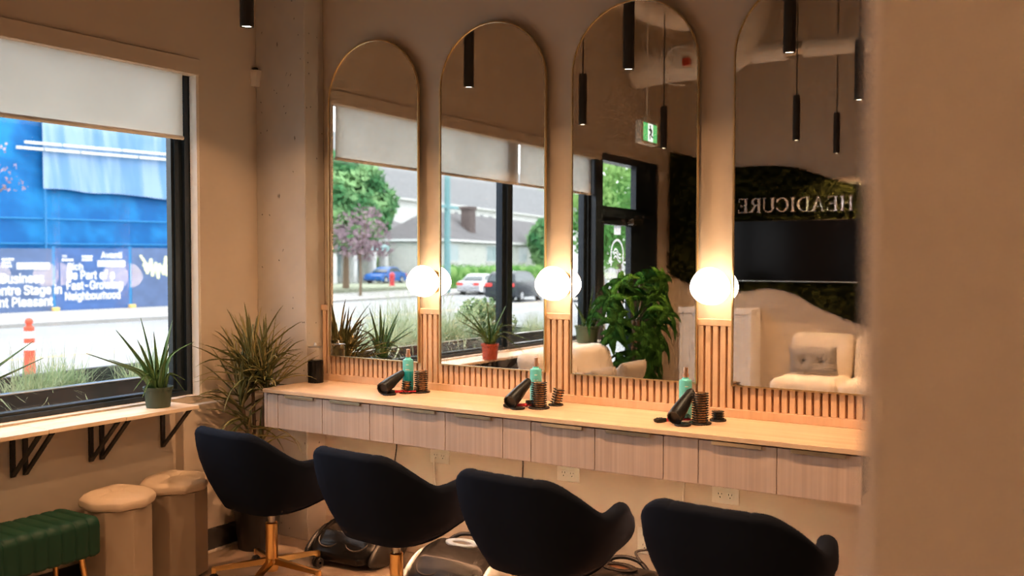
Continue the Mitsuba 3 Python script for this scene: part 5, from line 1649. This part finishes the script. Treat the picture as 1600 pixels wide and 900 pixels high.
def car(label, cx, cy, heading, paint, kind, GZ=GZ):
    """heading: angle of the nose in the xy plane"""
    k = thing("parked_car" if kind == "sedan" else "road_car", label, "car")
    if kind == "sedan":
        L, W, prof = 4.5, 1.76, [(-2.2, 0.30), (-2.25, 0.62), (-2.18, 0.92), (-1.55, 1.00), (-0.95, 1.03), (0.75, 0.98), (1.9, 0.84), (2.2, 0.66), (2.25, 0.34), (2.1, 0.24), (-2.05, 0.24)]
        cab = [(-1.60, 0.98), (-0.95, 1.40), (-0.45, 1.47), (0.10, 1.45), (0.50, 1.34), (1.10, 0.97)]
    else:
        L, W, prof = 4.7, 1.9, [(-2.3, 0.36), (-2.36, 0.75), (-2.32, 1.08), (-2.2, 1.14), (0.9, 1.12), (2.1, 1.0), (2.34, 0.8), (2.36, 0.42), (2.2, 0.28), (-2.15, 0.28)]
        cab = [(-2.25, 1.12), (-2.0, 1.60), (-1.75, 1.72), (-0.2, 1.76), (0.45, 1.66), (1.15, 1.12)]
    tw = T().translate([cx, cy, GZ]).rotate([0, 0, 1], math.degrees(heading))

    def slab(poly, w0, w1, zsplit=None):
        p = Polygon(poly).buffer(-0.05).buffer(0.05, 4)
        m = extr(p, 1.0)
        m.apply_transform(np.array([[1, 0, 0, 0], [0, 0, 1, -0.5], [0, 1, 0, 0], [0, 0, 0, 1.0]]))
        v = m.vertices
        z0, z1 = v[:, 2].min(), v[:, 2].max()
        v[:, 1] *= w0 + (w1 - w0) * (v[:, 2] - z0) / (z1 - z0)
        m.vertices = v
        m.fix_normals()
        return m
    part(k, "body", slab(prof, W, W * 0.94), paint, 30, tw=tw)
    part(k, "cabin", slab(cab, W * 0.92, W * 0.74), paint, 30, tw=tw)
    gp = Polygon(cab).buffer(-0.075)
    gl = slab(list(gp.exterior.coords), W * 0.925, W * 0.765)
    part(k, "side_windows", gl, "dark_glass", tw=tw)
    rw = [p for p in cab]
    back = np.array([[rw[0][0] - 0.012, -W * 0.40, rw[0][1] + 0.06], [rw[0][0] - 0.012, W * 0.40, rw[0][1] + 0.06], [rw[1][0] - 0.03, W * 0.34, rw[1][1] - 0.04], [rw[1][0] - 0.03, -W * 0.34, rw[1][1] - 0.04]])
    bk = trimesh.convex.convex_hull(np.vstack([back, back + [0.05, 0, -0.02]]))
    part(k, "rear_window", bk, "dark_glass", tw=tw)
    fr = np.array([[rw[-1][0] + 0.0, -W * 0.40, rw[-1][1] + 0.05], [rw[-1][0] + 0.0, W * 0.40, rw[-1][1] + 0.05], [rw[-2][0] + 0.04, W * 0.34, rw[-2][1] - 0.03], [rw[-2][0] + 0.04, -W * 0.34, rw[-2][1] - 0.03]])
    part(k, "windscreen", trimesh.convex.convex_hull(np.vstack([fr, fr + [-0.05, 0, -0.02]])), "dark_glass", tw=tw)
    r = 0.33 if kind == "sedan" else 0.37
    for sxx in (-1.38, 1.38):
        for sy in (-1, 1):
            wh = lathe([(0, -0.11), (r * 0.6, -0.11), (r, -0.09), (r, 0.09), (r * 0.6, 0.11), (0, 0.11)], 24)
            w = part(k, "wheel", at(wh, sxx, sy * (W / 2 - 0.10), r, rx=PI / 2), "tyre", 40, tw=tw)
            part(w, "rim", at(lathe([(0, -0.118), (r * 0.58, -0.118), (r * 0.58, 0.118), (0, 0.118)], 18), sxx, sy * (W / 2 - 0.10), r, rx=PI / 2), "car_silver", 40, tw=tw)
    zt = 0.78 if kind == "sedan" else 0.98
    for sy in (-1, 1):
        part(k, "tail_lamp", cb(prof[1][0] - 0.02, prof[1][0] + 0.12, sy * W * 0.36 - 0.24, sy * W * 0.36 + 0.20, zt - 0.10, zt + 0.09, 0.02), "tail_red", tw=tw, label="red tail lamp" if sy < 0 else None)
    return k


hs = math.atan2(ES[1], ES[0])
p = sx(52.6, -1.2)
car("silver car parked at the far kerb, left in the second mirror", p[0], p[1], hs, "car_silver", "sedan")
p = sx(42.8, -8.0)
car("black car seen from behind with red tail lamps, in the second mirror", p[0], p[1], hs, "car_black", "suv")
p = sx(45.2, -11.6)
car("dark car on the road right of the window post in the second mirror", p[0], p[1], hs, "car_black", "suv")
p = sx(65.2, 14.2)
car("blue car in front of the low house, seen in the first mirror", p[0], p[1], hs + PI, "car_blue", "sedan", LZ)
